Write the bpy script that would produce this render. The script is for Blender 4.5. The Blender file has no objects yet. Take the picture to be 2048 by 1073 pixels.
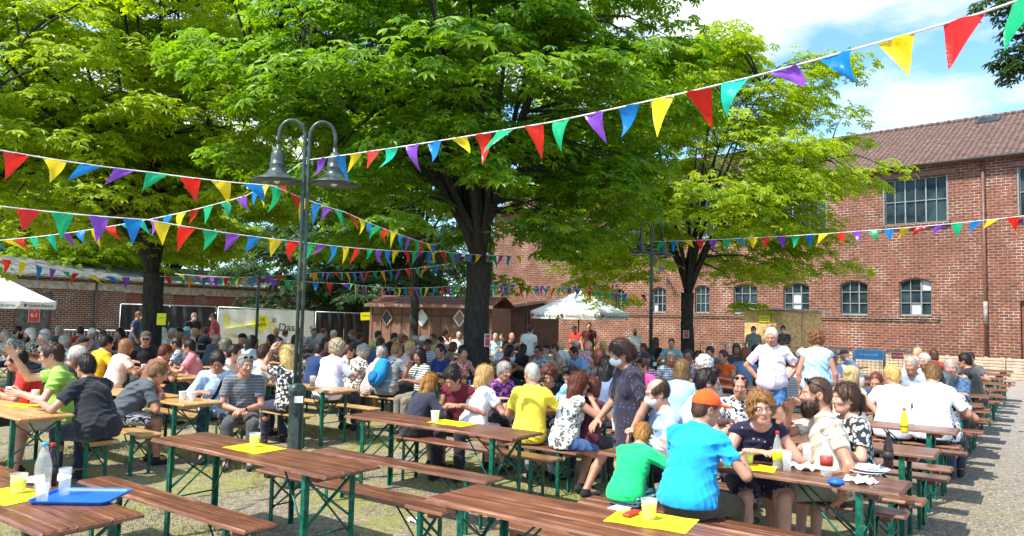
import bpy, math, random
import numpy as np
from mathutils import Matrix, Vector
R = math.radians
scene = bpy.context.scene
# ---------------------------------------------------------------- camera
FPX = 1480.0; CAMH = 1.84; PITCH = math.atan(99.5/FPX); ROLL = 0.022
_f = np.array([0, math.cos(PITCH), math.sin(PITCH)]); _u0 = np.array([0, -math.sin(PITCH), math.cos(PITCH)]); _r0 = np.array([1.0, 0, 0])
_u = math.cos(ROLL)*_u0 - math.sin(ROLL)*_r0; _r = math.cos(ROLL)*_r0 + math.sin(ROLL)*_u0
cam = bpy.data.cameras.new('camera'); camo = bpy.data.objects.new('camera', cam); scene.collection.objects.link(camo)
cam.sensor_width = 36; cam.lens = 36*FPX/2048; cam.clip_start = 0.05; cam.clip_end = 3000
camo.matrix_world = Matrix(((_r[0], _u[0], -_f[0], 0), (_r[1], _u[1], -_f[1], 0), (_r[2], _u[2], -_f[2], CAMH), (0, 0, 0, 1)))
scene.camera = camo
def ray(px, py):
    d = _f + _r*(px-1024)/FPX - _u*(py-536.5)/FPX
    return d
def P(px, py, z):                       # point on the horizontal plane z
    d = ray(px, py); t = (z-CAMH)/d[2]
    return np.array([d[0]*t, d[1]*t, z])
def PD(px, py, Y):                      # point at depth Y
    d = ray(px, py); t = Y/d[1]
    return np.array([d[0]*t, Y, CAMH+d[2]*t])
def proj(p):
    q = np.array([p[0], p[1], p[2]-CAMH]); k = q@_f
    return 1024+FPX*(q@_r)/k, 536.5-FPX*(q@_u)/k
# ---------------------------------------------------------------- light, sky, exposure
SUN = np.array([-0.80, -0.60, 0.0]); SUN /= np.linalg.norm(SUN); ELEV = R(54)
sdir = np.array([SUN[0]*math.cos(ELEV), SUN[1]*math.cos(ELEV), math.sin(ELEV)])
sl = bpy.data.lights.new('sun', 'SUN'); sl.energy = 3.4; sl.angle = R(0.5); sl.color = (1, .95, .86)
so = bpy.data.objects.new('sun', sl); scene.collection.objects.link(so)
so.rotation_euler = Vector(sdir).to_track_quat('Z', 'Y').to_euler()
world = bpy.data.worlds.new('World'); scene.world = world; world.use_nodes = True
nt = world.node_tree; N = nt.nodes; L = nt.links
bg = N['Background']; bg.inputs[1].default_value = 0.15
sky = N.new('ShaderNodeTexSky'); sky.sky_type = 'NISHITA'; sky.sun_disc = False; sky.sun_elevation = ELEV
sky.sun_rotation = math.atan2(SUN[0], SUN[1]); sky.air_density = 1.0; sky.dust_density = .6; sky.ozone_density = 3.0
tc = N.new('ShaderNodeTexCoord'); mp = N.new('ShaderNodeMapping'); mp.inputs['Scale'].default_value = (1.0, 1.0, 2.6); mp.inputs['Location'].default_value = (.35, .1, .2)
nz = N.new('ShaderNodeTexNoise'); nz.inputs['Scale'].default_value = 2.3; nz.inputs['Detail'].default_value = 9; nz.inputs['Roughness'].default_value = .55
cr = N.new('ShaderNodeValToRGB'); cr.color_ramp.elements[0].position = .48; cr.color_ramp.elements[1].position = .60
mx = N.new('ShaderNodeMixRGB'); mx.inputs[2].default_value = (4.0, 4.1, 4.2, 1)
L.new(tc.outputs['Generated'], mp.inputs[0]); L.new(mp.outputs[0], nz.inputs[0]); L.new(nz.outputs[0], cr.inputs[0])
L.new(cr.outputs[0], mx.inputs[0]); sm = N.new('ShaderNodeMixRGB'); sm.blend_type = 'MULTIPLY'; sm.inputs[0].default_value = 1; sm.inputs[2].default_value = (.74, .93, 1.06, 1); L.new(sky.outputs[0], sm.inputs[1]); L.new(sm.outputs[0], mx.inputs[1]); L.new(mx.outputs[0], bg.inputs[0])
scene.view_settings.view_transform = 'Standard'; scene.view_settings.look = 'None'; scene.view_settings.gamma = 1
scene.view_settings.exposure = 1.15
# ---------------------------------------------------------------- helpers
rng = random.Random(7)
def nrm(v):
    v = np.asarray(v, float); return v/max(np.linalg.norm(v), 1e-9)
def tag(o, label=None, cat=None, group=None, kind=None):
    for k, v in (('label', label), ('category', cat), ('group', group), ('kind', kind)):
        if v: o[k] = v
    return o
def link(o, parent=None):
    scene.collection.objects.link(o)
    if parent is not None: o.parent = parent
    return o
def empty(name, loc=(0, 0, 0), rz=0, label=None, cat=None, group=None):
    o = bpy.data.objects.new(name, None); o.empty_display_size = .1
    o.location = [float(a) for a in loc]; o.rotation_euler = (0, 0, rz); link(o); return tag(o, label, cat, group)
def mesh_np(name, V, F, mats, mi=None, smooth=True):
    """V (n,3), F (m,k) arrays"""
    me = bpy.data.meshes.new(name); V = np.asarray(V, np.float32); F = np.asarray(F, np.int32)
    m, k = F.shape
    me.vertices.add(len(V)); me.vertices.foreach_set('co', V.ravel())
    me.loops.add(m*k); me.loops.foreach_set('vertex_index', F.ravel())
    me.polygons.add(m); me.polygons.foreach_set('loop_start', np.arange(0, m*k, k, dtype=np.int32))
    for a in (mats if isinstance(mats, (list, tuple)) else [mats]): me.materials.append(a)
    if mi is not None: me.polygons.foreach_set('material_index', np.asarray(mi, np.int32))
    me.polygons.foreach_set('use_smooth', np.full(m, smooth)); me.update(calc_edges=True); return me
class MB:
    """collects shapes, builds ONE mesh object"""
    def __init__(s): s.v = []; s.f = []; s.m = []; s.M = None; s.sm = []
    def add(s, V, F, mi=0, smooth=False):
        b = len(s.v)
        for p in V:
            if s.M is not None: p = s.M @ Vector(p)
            s.v.append((float(p[0]), float(p[1]), float(p[2])))
        for f in F: s.f.append(tuple(b+i for i in f)); s.m.append(mi); s.sm.append(smooth)
    def box(s, c, d, mi=0, R3=None, bev=0):
        x, y, z = d[0]/2, d[1]/2, d[2]/2; c = np.array(c, float)
        if bev > 0:
            b = min(bev, .45*min(d)); V = []
            for sz in (-1, 1):
                for k, zz in ((0, z-b), (1, z)) if sz > 0 else ((1, z), (0, z-b)):
                    ix = x-(b if k else 0); iy = y-(b if k else 0)
                    for sx, sy in ((-1, -1), (1, -1), (1, 1), (-1, 1)): V.append((sx*ix, sy*iy, sz*zz))
            F = [(3, 2, 1, 0), (12, 13, 14, 15)]
            for k in range(3):
                for j in range(4): F.append((4*k+j, 4*k+(j+1) % 4, 4*k+4+(j+1) % 4, 4*k+4+j))
        else:
            V = [(sx*x, sy*y, sz*z) for sz in (-1, 1) for sx, sy in ((-1, -1), (1, -1), (1, 1), (-1, 1))]
            F = [(3, 2, 1, 0), (4, 5, 6, 7), (0, 1, 5, 4), (1, 2, 6, 5), (2, 3, 7, 6), (3, 0, 4, 7)]
        V = [np.array(p) for p in V]
        if R3 is not None: V = [R3 @ p for p in V]
        s.add([p+c for p in V], F, mi)
    def bar(s, a, b, w, h=None, mi=0, up=(0, 0, 1)):
        h = h or w; a = np.array(a, float); b = np.array(b, float); d = nrm(b-a); up = np.array(up, float)
        if abs(d@up) > .95: up = np.array([0, 1.0, 0]) if abs(d[1]) < .9 else np.array([1.0, 0, 0])
        x = nrm(np.cross(up, d)); y = np.cross(d, x)
        V = [q+x*sx*w/2+y*sy*h/2 for q in (a, b) for sx, sy in ((-1, -1), (1, -1), (1, 1), (-1, 1))]
        s.add(V, [(3, 2, 1, 0), (4, 5, 6, 7), (0, 1, 5, 4), (1, 2, 6, 5), (2, 3, 7, 6), (3, 0, 4, 7)], mi)
    def tube(s, pts, rad, n=8, mi=0, cap=True):
        pts = [np.array(p, float) for p in pts]; m = len(pts)
        rad = rad if isinstance(rad, (list, tuple, np.ndarray)) else [rad]*m
        V = []; x = None
        for i, p in enumerate(pts):
            d = nrm(pts[min(i+1, m-1)]-pts[max(i-1, 0)])
            if x is None: x = nrm(np.cross(d, (0, 0, 1) if abs(d[2]) < .9 else (1, 0, 0)))
            x = nrm(x-d*(x@d)); y = np.cross(d, x)
            for j in range(n):
                a = 2*math.pi*j/n; V.append(p+rad[i]*(x*math.cos(a)+y*math.sin(a)))
        F = [(i*n+j, i*n+(j+1) % n, (i+1)*n+(j+1) % n, (i+1)*n+j) for i in range(m-1) for j in range(n)]
        if cap: F += [tuple(range(n))[::-1], tuple((m-1)*n+j for j in range(n))]
        s.add(V, F, mi, True)
    def lathe(s, prof, c=(0, 0, 0), n=20, mi=0, smooth=True):
        V = []; c = np.array(c, float)
        for r, z in prof:
            for j in range(n):
                a = 2*math.pi*j/n; V.append(c+(r*math.cos(a), r*math.sin(a), z))
        m = len(prof)
        F = [(i*n+j, i*n+(j+1) % n, (i+1)*n+(j+1) % n, (i+1)*n+j) for i in range(m-1) for j in range(n)]
        if prof[0][0] > 1e-4: F.append(tuple(range(n))[::-1])
        if prof[-1][0] > 1e-4: F.append(tuple((m-1)*n+j for j in range(n)))
        s.add(V, F, mi, smooth)
    def ball(s, c, r, n=10, mi=0):
        r = (r, r, r) if not hasattr(r, '__len__') else r
        V = []; F = []
        for i in range(n//2+1):
            t = math.pi*i/(n//2)
            for j in range(n):
                a = 2*math.pi*j/n; V.append((c[0]+r[0]*math.sin(t)*math.cos(a), c[1]+r[1]*math.sin(t)*math.sin(a), c[2]+r[2]*math.cos(t)))
        for i in range(n//2):
            for j in range(n): F.append((i*n+j, (i+1)*n+j, (i+1)*n+(j+1) % n, i*n+(j+1) % n))
        s.add(V, F, mi, True)
    def quad(s, a, b, c, d, mi=0): s.add([a, b, c, d], [(0, 1, 2, 3)], mi)
    def prism(s, pts, th, mi=0):
        """pts in xz-plane, extruded th along y (from 0 to th)"""
        n = len(pts); V = [(x, 0, z) for x, z in pts]+[(x, th, z) for x, z in pts]
        s.add(V, [tuple(range(n)), tuple(range(2*n-1, n-1, -1))]+[(i, i+n, (i+1) % n+n, (i+1) % n) for i in range(n)], mi)
    def mesh(s, name, mats):
        me = bpy.data.meshes.new(name); me.from_pydata(s.v, [], s.f)
        for a in (mats if isinstance(mats, (list, tuple)) else [mats]): me.materials.append(a)
        me.polygons.foreach_set('material_index', s.m); me.polygons.foreach_set('use_smooth', s.sm); me.update(); return me
    def build(s, name, mats, parent=None, loc=None, rz=0):
        o = bpy.data.objects.new(name, s.mesh(name, mats)); link(o, parent)
        if loc is not None: o.location = [float(a) for a in loc]
        if rz: o.rotation_euler = (0, 0, rz)
        return o
def copy_tree(o, parent=None):
    c = o.copy(); link(c); c.parent = parent; c.matrix_parent_inverse = o.matrix_parent_inverse
    for ch in list(o.children): copy_tree(ch, c)
    return c
# ---------------------------------------------------------------- materials
def newmat(name, col=(.5, .5, .5), rough=.6, **kw):
    m = bpy.data.materials.new(name); m.use_nodes = True; b = m.node_tree.nodes['Principled BSDF']
    b.inputs['Base Color'].default_value = (*col, 1); b.inputs['Roughness'].default_value = rough
    for k, v in kw.items(): b.inputs[k.replace('_', ' ')].default_value = v
    return m, m.node_tree.nodes, m.node_tree.links, b
def nd(N, t, **kw):
    n = N.new('ShaderNode'+t)
    for k, v in kw.items():
        if k in n.inputs: n.inputs[k].default_value = v
        else: setattr(n, k, v)
    return n
def mixc(N, L, fac, a, b, mode='MIX'):
    n = N.new('ShaderNodeMixRGB'); n.blend_type = mode
    for i, v in ((0, fac), (1, a), (2, b)):
        if isinstance(v, (int, float)): n.inputs[i].default_value = v
        elif isinstance(v, tuple): n.inputs[i].default_value = (*v[:3], 1)
        else: L.new(v, n.inputs[i])
    return n.outputs[0]
def noise(N, L, vec, scale, detail=4, rough=.5, lo=.35, hi=.65):
    n = nd(N, 'TexNoise', Scale=scale, Detail=detail, Roughness=rough)
    if vec is not None: L.new(vec, n.inputs['Vector'])
    r = N.new('ShaderNodeMapRange'); r.inputs[1].default_value = lo; r.inputs[2].default_value = hi; L.new(n.outputs[0], r.inputs[0])
    return r.outputs[0]
def bump(N, L, b, h, strength=.3, dist=.01):
    n = nd(N, 'Bump', Strength=strength, Distance=dist); L.new(h, n.inputs['Height']); L.new(n.outputs[0], b.inputs['Normal'])
def objvec(N): return N.new('ShaderNodeTexCoord').outputs['Object']
def simple(name, col, rough=.6, var=.25, scale=8, bmp=0, **kw):
    m, N, L, b = newmat(name, col, rough, **kw); v = objvec(N)
    f = noise(N, L, v, scale, 5)
    L.new(mixc(N, L, f, tuple(c*(1-var) for c in col), tuple(min(1, c*(1+var)) for c in col)), b.inputs['Base Color'])
    if bmp: bump(N, L, b, noise(N, L, v, scale*4, 5, .6, .2, .8), bmp)
    return m
def wood(name, c1, c2, rough=.35, coat=.0, worn=.3, scale=1.0):
    m, N, L, b = newmat(name, c1, rough); v = objvec(N)
    mp = nd(N, 'Mapping'); mp.inputs['Scale'].default_value = (1.2*scale, 22*scale, 22*scale); L.new(v, mp.inputs[0])
    oi = N.new('ShaderNodeObjectInfo'); ad = N.new('ShaderNodeVectorMath'); ad.operation = 'ADD'; L.new(mp.outputs[0], ad.inputs[0])
    cb = N.new('ShaderNodeCombineXYZ'); mu = nd(N, 'Math', operation='MULTIPLY'); mu.inputs[1].default_value = 37; L.new(oi.outputs['Random'], mu.inputs[0])
    L.new(mu.outputs[0], cb.inputs[0]); L.new(cb.outputs[0], ad.inputs[1])
    f = noise(N, L, ad.outputs[0], 1.6, 8, .65)
    col = mixc(N, L, f, c1, c2)
    w = noise(N, L, ad.outputs[0], .8, 10, .75, .57, .70)
    mw = nd(N, 'Math', operation='MULTIPLY'); mw.inputs[1].default_value = worn; L.new(w, mw.inputs[0])
    col = mixc(N, L, mw.outputs[0], col, tuple(min(1, .35+c*1.4) for c in c2))
    tv = mixc(N, L, oi.outputs['Random'], (.8, .8, .8), (1.15, 1.1, 1.05)); col = mixc(N, L, 1.0, col, tv, 'MULTIPLY')
    L.new(col, b.inputs['Base Color']); bump(N, L, b, f, .25, .004)
    sc_ = noise(N, L, v, 3.0, 6, .7, .35, .75); L.new(mixc(N, L, 1.0, col, mixc(N, L, sc_, (.68, .66, .66), (1.2, 1.18, 1.15)), 'MULTIPLY'), b.inputs['Base Color']); rr_ = nd(N, 'MapRange'); L.new(w, rr_.inputs[0]); rr_.inputs[3].default_value = rough-.08; rr_.inputs[4].default_value = rough+.3; L.new(rr_.outputs[0], b.inputs['Roughness']); b.inputs['Coat Weight'].default_value = coat; b.inputs['Coat Roughness'].default_value = .25
    return m
M = {}
M['brown_wood'] = wood('brown varnished wood', (.095, .036, .019), (.30, .115, .052), .46, .12, .5)
M['tan_wood'] = wood('natural varnished wood', (.50, .27, .09), (.72, .46, .19), .45, .25, .1)
M['edge'] = simple('worn tabletop edge', (.22, .09, .045), .5, .4, 14)
M['tan_edge'] = simple('pale tabletop edge', (.48, .27, .10), .5, .3, 14)
M['green'] = simple('green painted steel', (.0, .105, .062), .38, .55, 26)
M['dark_green'] = simple('dark grey green steel', (.045, .068, .060), .35, .4, 15)
M['steel'] = simple('galvanised steel', (.45, .47, .48), .4, .2, 10, 0, Metallic=.6)
M['white'] = simple('white plastic', (.8, .8, .78), .4, .05, 10)
M['yellow'] = simple('yellow paper', (.86, .80, .01), .6, .03, 6)
M['blue_tray'] = simple('blue plastic tray', (.01, .13, .55), .5, .12, 6)
M['red'] = simple('red plastic', (.65, .03, .02), .35, .1, 8)
M['black'] = simple('black plastic', (.012, .012, .014), .35, .2, 8)
M['blue'] = simple('light blue plastic', (.08, .38, .75), .35, .1, 8)
M['green_sign'] = simple('green sign', (.03, .42, .06), .5, .1, 8)
M['red_sign'] = simple('red sign', (.50, .045, .03), .5, .15, 8)
M['orange'] = simple('orange plastic', (.85, .10, .02), .4, .1, 8)
M['ink'] = simple('dark ink', (.03, .03, .035), .6, .1, 8)
M['beer'] = newmat('golden beer', (.9, .48, .04), .1, Transmission_Weight=.5, IOR=1.33)[0]
M['foam'] = simple('beer foam', (.9, .87, .78), .8, .05, 30)
M['cola'] = simple('dark cola', (.03, .012, .008), .1, .1, 4)
M['orangeade'] = simple('yellow lemonade', (.85, .6, .02), .2, .1, 4)
M['ceramic'] = simple('white ceramic', (.82, .82, .80), .2, .03, 6)
m_, N_, L_, b_ = newmat('clear glass', (.95, .97, .97), .03, Transmission_Weight=.3, IOR=1.3, Alpha=.28); M['glass'] = m_
b_.inputs['Specular IOR Level'].default_value = .8
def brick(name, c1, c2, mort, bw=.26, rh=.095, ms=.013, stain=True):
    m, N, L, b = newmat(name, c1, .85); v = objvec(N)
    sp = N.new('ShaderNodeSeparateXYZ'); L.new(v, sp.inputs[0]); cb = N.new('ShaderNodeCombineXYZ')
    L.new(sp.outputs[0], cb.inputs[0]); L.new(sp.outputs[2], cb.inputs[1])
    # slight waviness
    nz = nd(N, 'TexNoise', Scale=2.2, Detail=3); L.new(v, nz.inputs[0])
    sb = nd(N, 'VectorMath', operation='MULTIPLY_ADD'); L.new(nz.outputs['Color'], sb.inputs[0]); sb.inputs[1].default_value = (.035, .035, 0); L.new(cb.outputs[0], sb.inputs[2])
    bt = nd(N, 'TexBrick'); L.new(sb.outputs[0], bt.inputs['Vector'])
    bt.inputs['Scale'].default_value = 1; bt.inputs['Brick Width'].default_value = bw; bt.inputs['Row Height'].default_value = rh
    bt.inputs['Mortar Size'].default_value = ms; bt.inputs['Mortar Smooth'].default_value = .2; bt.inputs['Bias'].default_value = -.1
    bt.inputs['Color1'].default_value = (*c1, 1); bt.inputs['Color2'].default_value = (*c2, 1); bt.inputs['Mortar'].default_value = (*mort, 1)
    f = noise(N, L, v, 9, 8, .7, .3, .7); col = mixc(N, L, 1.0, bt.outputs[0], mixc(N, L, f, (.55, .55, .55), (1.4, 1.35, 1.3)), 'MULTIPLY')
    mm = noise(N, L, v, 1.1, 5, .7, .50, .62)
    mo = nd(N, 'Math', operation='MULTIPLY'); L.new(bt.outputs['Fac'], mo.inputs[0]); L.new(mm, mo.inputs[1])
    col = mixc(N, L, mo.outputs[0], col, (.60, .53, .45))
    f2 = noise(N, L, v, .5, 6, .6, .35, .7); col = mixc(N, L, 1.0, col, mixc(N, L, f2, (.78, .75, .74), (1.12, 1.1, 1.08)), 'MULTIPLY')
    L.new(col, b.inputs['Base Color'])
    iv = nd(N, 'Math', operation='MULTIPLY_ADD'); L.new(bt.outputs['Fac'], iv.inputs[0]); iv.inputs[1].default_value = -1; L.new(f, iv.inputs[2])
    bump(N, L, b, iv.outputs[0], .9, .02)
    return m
M['brick'] = brick('red brick', (.245, .082, .045), (.13, .044, .028), (.36, .25, .18), .31, .115, .014)
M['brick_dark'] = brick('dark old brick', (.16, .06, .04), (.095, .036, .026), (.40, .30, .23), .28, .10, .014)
m_, N_, L_, b_ = newmat('clay roof tiles', (.33, .14, .09), .8); v_ = objvec(N_)
w_ = nd(N_, 'TexWave', Scale=1.35, Distortion=.3); w_.bands_direction = 'X'; L_.new(v_, w_.inputs[0])
f_ = noise(N_, L_, v_, 3.5, 8, .7, .3, .7); f3_ = noise(N_, L_, v_, 14, 4, .6, .3, .7)
c_ = mixc(N_, L_, f_, (.085, .052, .038), (.25, .155, .115)); c_ = mixc(N_, L_, 1.0, c_, mixc(N_, L_, f3_, (.65, .6, .6), (1.3, 1.3, 1.3)), 'MULTIPLY')
L_.new(mixc(N_, L_, 1.0, c_, mixc(N_, L_, w_.outputs[1], (.6, .55, .55), (1.1, 1.1, 1.1)), 'MULTIPLY'), b_.inputs['Base Color']); bump(N_, L_, b_, w_.outputs[1], .8, .05)
M['tiles'] = m_
M['window_glass'] = simple('dusty window glass', (.025, .045, .052), .32, .6, 1.5, 0, Specular_IOR_Level=.25)
M['window_glass2'] = simple('pale boarded pane', (.55, .58, .58), .5, .15, 3)
M['window_frame'] = simple('grey painted steel frame', (.24, .25, .24), .5, .15, 10)
M['dark_frame'] = simple('dark window reveal', (.09, .085, .08), .6, .3, 10)
M['pipe'] = simple('rust brown downpipe', (.17, .075, .05), .5, .25, 6)
M['concrete'] = simple('weathered concrete', (.34, .30, .26), .9, .3, 5, .3)
M['boards'] = simple('red brown boards', (.20, .065, .04), .7, .2, 5)
M['shed'] = simple('brown shed boards', (.23, .115, .075), .7, .16, 4, .2)
M['shed_dark'] = simple('dark brown shed door', (.14, .06, .04), .7, .2, 4, .1)
M['shed_trim'] = simple('shed roof trim', (.42, .24, .17), .7, .25, 4)
M['metal_roof'] = simple('grey corrugated roof', (.13, .135, .135), .6, .3, 2)
M['tarp'] = simple('black tarpaulin', (.010, .011, .013), .42, .3, 2, .8)
M['pallet'] = wood('bleached pallet wood', (.50, .40, .27), (.70, .60, .44), .8, 0, .1)
m_, N_, L_, b_ = newmat('chipboard', (.6, .4, .15), .7); v_ = objvec(N_)
vo_ = nd(N_, 'TexVoronoi', Scale=14); L_.new(v_, vo_.inputs[0]); L_.new(mixc(N_, L_, vo_.outputs['Color'], (.42, .24, .07), (.80, .56, .25)), b_.inputs['Base Color']); M['osb'] = m_
M['canvas'] = simple('white canvas', (.84, .84, .80), .8, .04, 3)
m_, N_, L_, b_ = newmat('gravel ground', (.4, .35, .28), .95); v_ = objvec(N_)
g1 = noise(N_, L_, v_, 55, 6, .75, .25, .75); g2 = noise(N_, L_, v_, 7, 6, .7, .3, .7); g3 = noise(N_, L_, v_, .75, 5, .6, .46, .58)
sp_ = N_.new('ShaderNodeSeparateXYZ'); L_.new(v_, sp_.inputs[0])
vg_ = nd(N_, 'TexVoronoi', Scale=42); L_.new(v_, vg_.inputs[0]); vs_ = nd(N_, 'SeparateColor'); L_.new(vg_.outputs['Color'], vs_.inputs[0]); ed_ = nd(N_, 'TexVoronoi', Scale=42, feature='DISTANCE_TO_EDGE'); L_.new(v_, ed_.inputs[0]); er_ = nd(N_, 'MapRange'); L_.new(ed_.outputs['Distance'], er_.inputs[0]); er_.inputs[2].default_value = .22
st_ = mixc(N_, L_, 1.0, mixc(N_, L_, er_.outputs[0], (.45, .43, .40), (1, 1, 1)), mixc(N_, L_, vs_.outputs[0], (.55, .54, .52), (1.25, 1.22, 1.18)), 'MULTIPLY')
base = mixc(N_, L_, g1, (.34, .28, .19), (.98, .88, .68)); base = mixc(N_, L_, 1.0, base, st_, 'MULTIPLY'); base = mixc(N_, L_, 1.0, base, mixc(N_, L_, g2, (.72, .70, .66), (1.18, 1.16, 1.12)), 'MULTIPLY')
# grass film: more of it among the front tables, none on the path to the right
dx_ = nd(N_, 'Math', operation='MULTIPLY_ADD'); L_.new(sp_.outputs[0], dx_.inputs[0]); dx_.inputs[1].default_value = -.20; 
yy_ = nd(N_, 'Math', operation='MULTIPLY_ADD'); L_.new(sp_.outputs[1], yy_.inputs[0]); yy_.inputs[1].default_value = .09; yy_.inputs[2].default_value = .55
L_.new(yy_.outputs[0], dx_.inputs[2]); cl_ = nd(N_, 'Clamp'); L_.new(dx_.outputs[0], cl_.inputs[0])
gg_ = nd(N_, 'Math', operation='MULTIPLY'); L_.new(cl_.outputs[0], gg_.inputs[0]); L_.new(g3, gg_.inputs[1])
g4 = noise(N_, L_, v_, 28, 4, .7, .42, .58); gh_ = nd(N_, 'Math', operation='MULTIPLY'); L_.new(gg_.outputs[0], gh_.inputs[0]); L_.new(g4, gh_.inputs[1])
base = mixc(N_, L_, gh_.outputs[0], base, (.44, .46, .03))
gr_ = nd(N_, 'MapRange'); L_.new(dx_.outputs[0], gr_.inputs[0]); gr_.inputs[1].default_value = .35; gr_.inputs[2].default_value = -.1
base = mixc(N_, L_, gr_.outputs[0], base, mixc(N_, L_, 1.0, mixc(N_, L_, g1, (.42, .38, .33), (.95, .89, .80)), st_, 'MULTIPLY'))
L_.new(base, b_.inputs['Base Color']); bump(N_, L_, b_, g1, .9, .03)
M['ground'] = m_
def leafmat(name, c1, c2, tr):
    m, N, L, b = newmat(name, c1, .45); ge = N.new('ShaderNodeNewGeometry')
    f = mixc(N, L, ge.outputs['Random Per Island'], c1, c2); L.new(f, b.inputs['Base Color'])
    t = N.new('ShaderNodeBsdfTranslucent'); L.new(mixc(N, L, ge.outputs['Random Per Island'], tr, tuple(c*1.35 for c in tr)), t.inputs[0])
    ms = N.new('ShaderNodeMixShader'); ms.inputs[0].default_value = .5; out = N['Material Output']
    L.new(b.outputs[0], ms.inputs[1]); L.new(t.outputs[0], ms.inputs[2]); L.new(ms.outputs[0], out.inputs[0]); return m
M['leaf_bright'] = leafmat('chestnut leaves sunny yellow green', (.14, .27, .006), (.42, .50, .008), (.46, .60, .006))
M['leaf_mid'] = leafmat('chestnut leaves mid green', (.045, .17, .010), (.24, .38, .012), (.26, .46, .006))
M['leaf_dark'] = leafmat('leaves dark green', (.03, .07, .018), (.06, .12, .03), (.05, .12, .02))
m_, N_, L_, b_ = newmat('chestnut bark', (.06, .05, .04), .9); v_ = objvec(N_)
mp_ = nd(N_, 'Mapping'); mp_.inputs['Scale'].default_value = (9, 9, 2.5); L_.new(v_, mp_.inputs[0]); f_ = noise(N_, L_, mp_.outputs[0], 2.2, 8, .7, .3, .7)
L_.new(mixc(N_, L_, f_, (.012, .010, .008), (.085, .078, .06)), b_.inputs['Base Color']); bump(N_, L_, b_, f_, 1.0, .05); M['bark'] = m_
# ground coordinates of the seating grid: u runs along the tables (to the far left), v across the rows (to the far right)
AX = math.radians(36.1); U = np.array([-math.cos(AX), math.sin(AX)]); W = np.array([math.sin(AX), math.cos(AX)])
def uv(u, v): return U*u+W*v
def to_uv(p): return float(U@np.asarray(p)[:2]), float(W@np.asarray(p)[:2])
TABROT = math.atan2(-U[1], -U[0])       # local +x of a table points to its right/near end
# ================================================================ ground
mb = MB(); mb.add([(-400, -60, 0), (400, -60, 0), (400, 700, 0), (-400, 700, 0)], [(0, 1, 2, 3)])
g = mb.build('ground', M['ground']); tag(g, 'gravel courtyard ground with thin grass between the beer tables', kind='structure')
# ================================================================ walls with openings
def wall_mesh(mb, L0, L1, H, holes, th=.32, mi=0):
    """front at y=0, body behind; holes = (x0,x1,z0,z1,rise)"""
    xs = sorted({L0, L1, *[h[0] for h in holes], *[h[1] for h in holes]}); zs = sorted({0, H, *[h[2] for h in holes], *[h[3]+h[4] for h in holes]})
    for i in range(len(xs)-1):
        for j in range(len(zs)-1):
            cx, cz = (xs[i]+xs[i+1])/2, (zs[j]+zs[j+1])/2
            if any(h[0] < cx < h[1] and h[2] < cz < h[3]+h[4] for h in holes): continue
            mb.quad((xs[i], 0, zs[j]), (xs[i+1], 0, zs[j]), (xs[i+1], 0, zs[j+1]), (xs[i], 0, zs[j+1]), mi)
            mb.quad((xs[i], th, zs[j]), (xs[i], th, zs[j+1]), (xs[i+1], th, zs[j+1]), (xs[i+1], th, zs[j]), mi)
    for x0, x1, z0, z1, ri in holes:
        mb.quad((x0, 0, z0), (x0, 0, z1), (x0, th, z1), (x0, th, z0), mi); mb.quad((x1, 0, z0), (x1, th, z0), (x1, th, z1), (x1, 0, z1), mi)
        mb.quad((x0, 0, z0), (x0, th, z0), (x1, th, z0), (x1, 0, z0), mi)
        n = 8; pr = None; w = x1-x0
        arc = [(x0+w*k/n, z1+ri*(1-(2*k/n-1)**2)) for k in range(n+1)]
        for k in range(n):
            (a, za), (b, zb) = arc[k], arc[k+1]
            mb.quad((a, 0, za), (b, 0, zb), (b, th, zb), (a, th, za), mi)
            if ri > 0:
                mb.quad((a, 0, za), (b, 0, zb), (b, 0, z1+ri), (a, 0, z1+ri), mi)
                mb.quad((a, th, za), (a, th, z1+ri), (b, th, z1+ri), (b, th, zb), mi)
    mb.quad((L0, 0, 0), (L0, 0, H), (L0, th, H), (L0, th, 0), mi); mb.quad((L1, 0, 0), (L1, th, 0), (L1, th, H), (L1, 0, H), mi)
class Frame:
    def __init__(s, o, ang): s.o = np.array(o[:2], float); s.a = ang; s.x = np.array([math.cos(ang), math.sin(ang)]); s.y = np.array([-s.x[1], s.x[0]])
    def wx(s, px, yoff=0):      # local x where the sight line through column px meets the line y=yoff
        d = ray(px, 600)[:2]; o = s.o+s.y*yoff
        A = np.array([[d[0], -s.x[0]], [d[1], -s.x[1]]]); t, x = np.linalg.solve(A, o); return x
    def wz(s, px, py, yoff=0):
        x = s.wx(px, yoff); p = s.o+s.x*x+s.y*yoff; return PD(px, py, p[1])[2]
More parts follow.
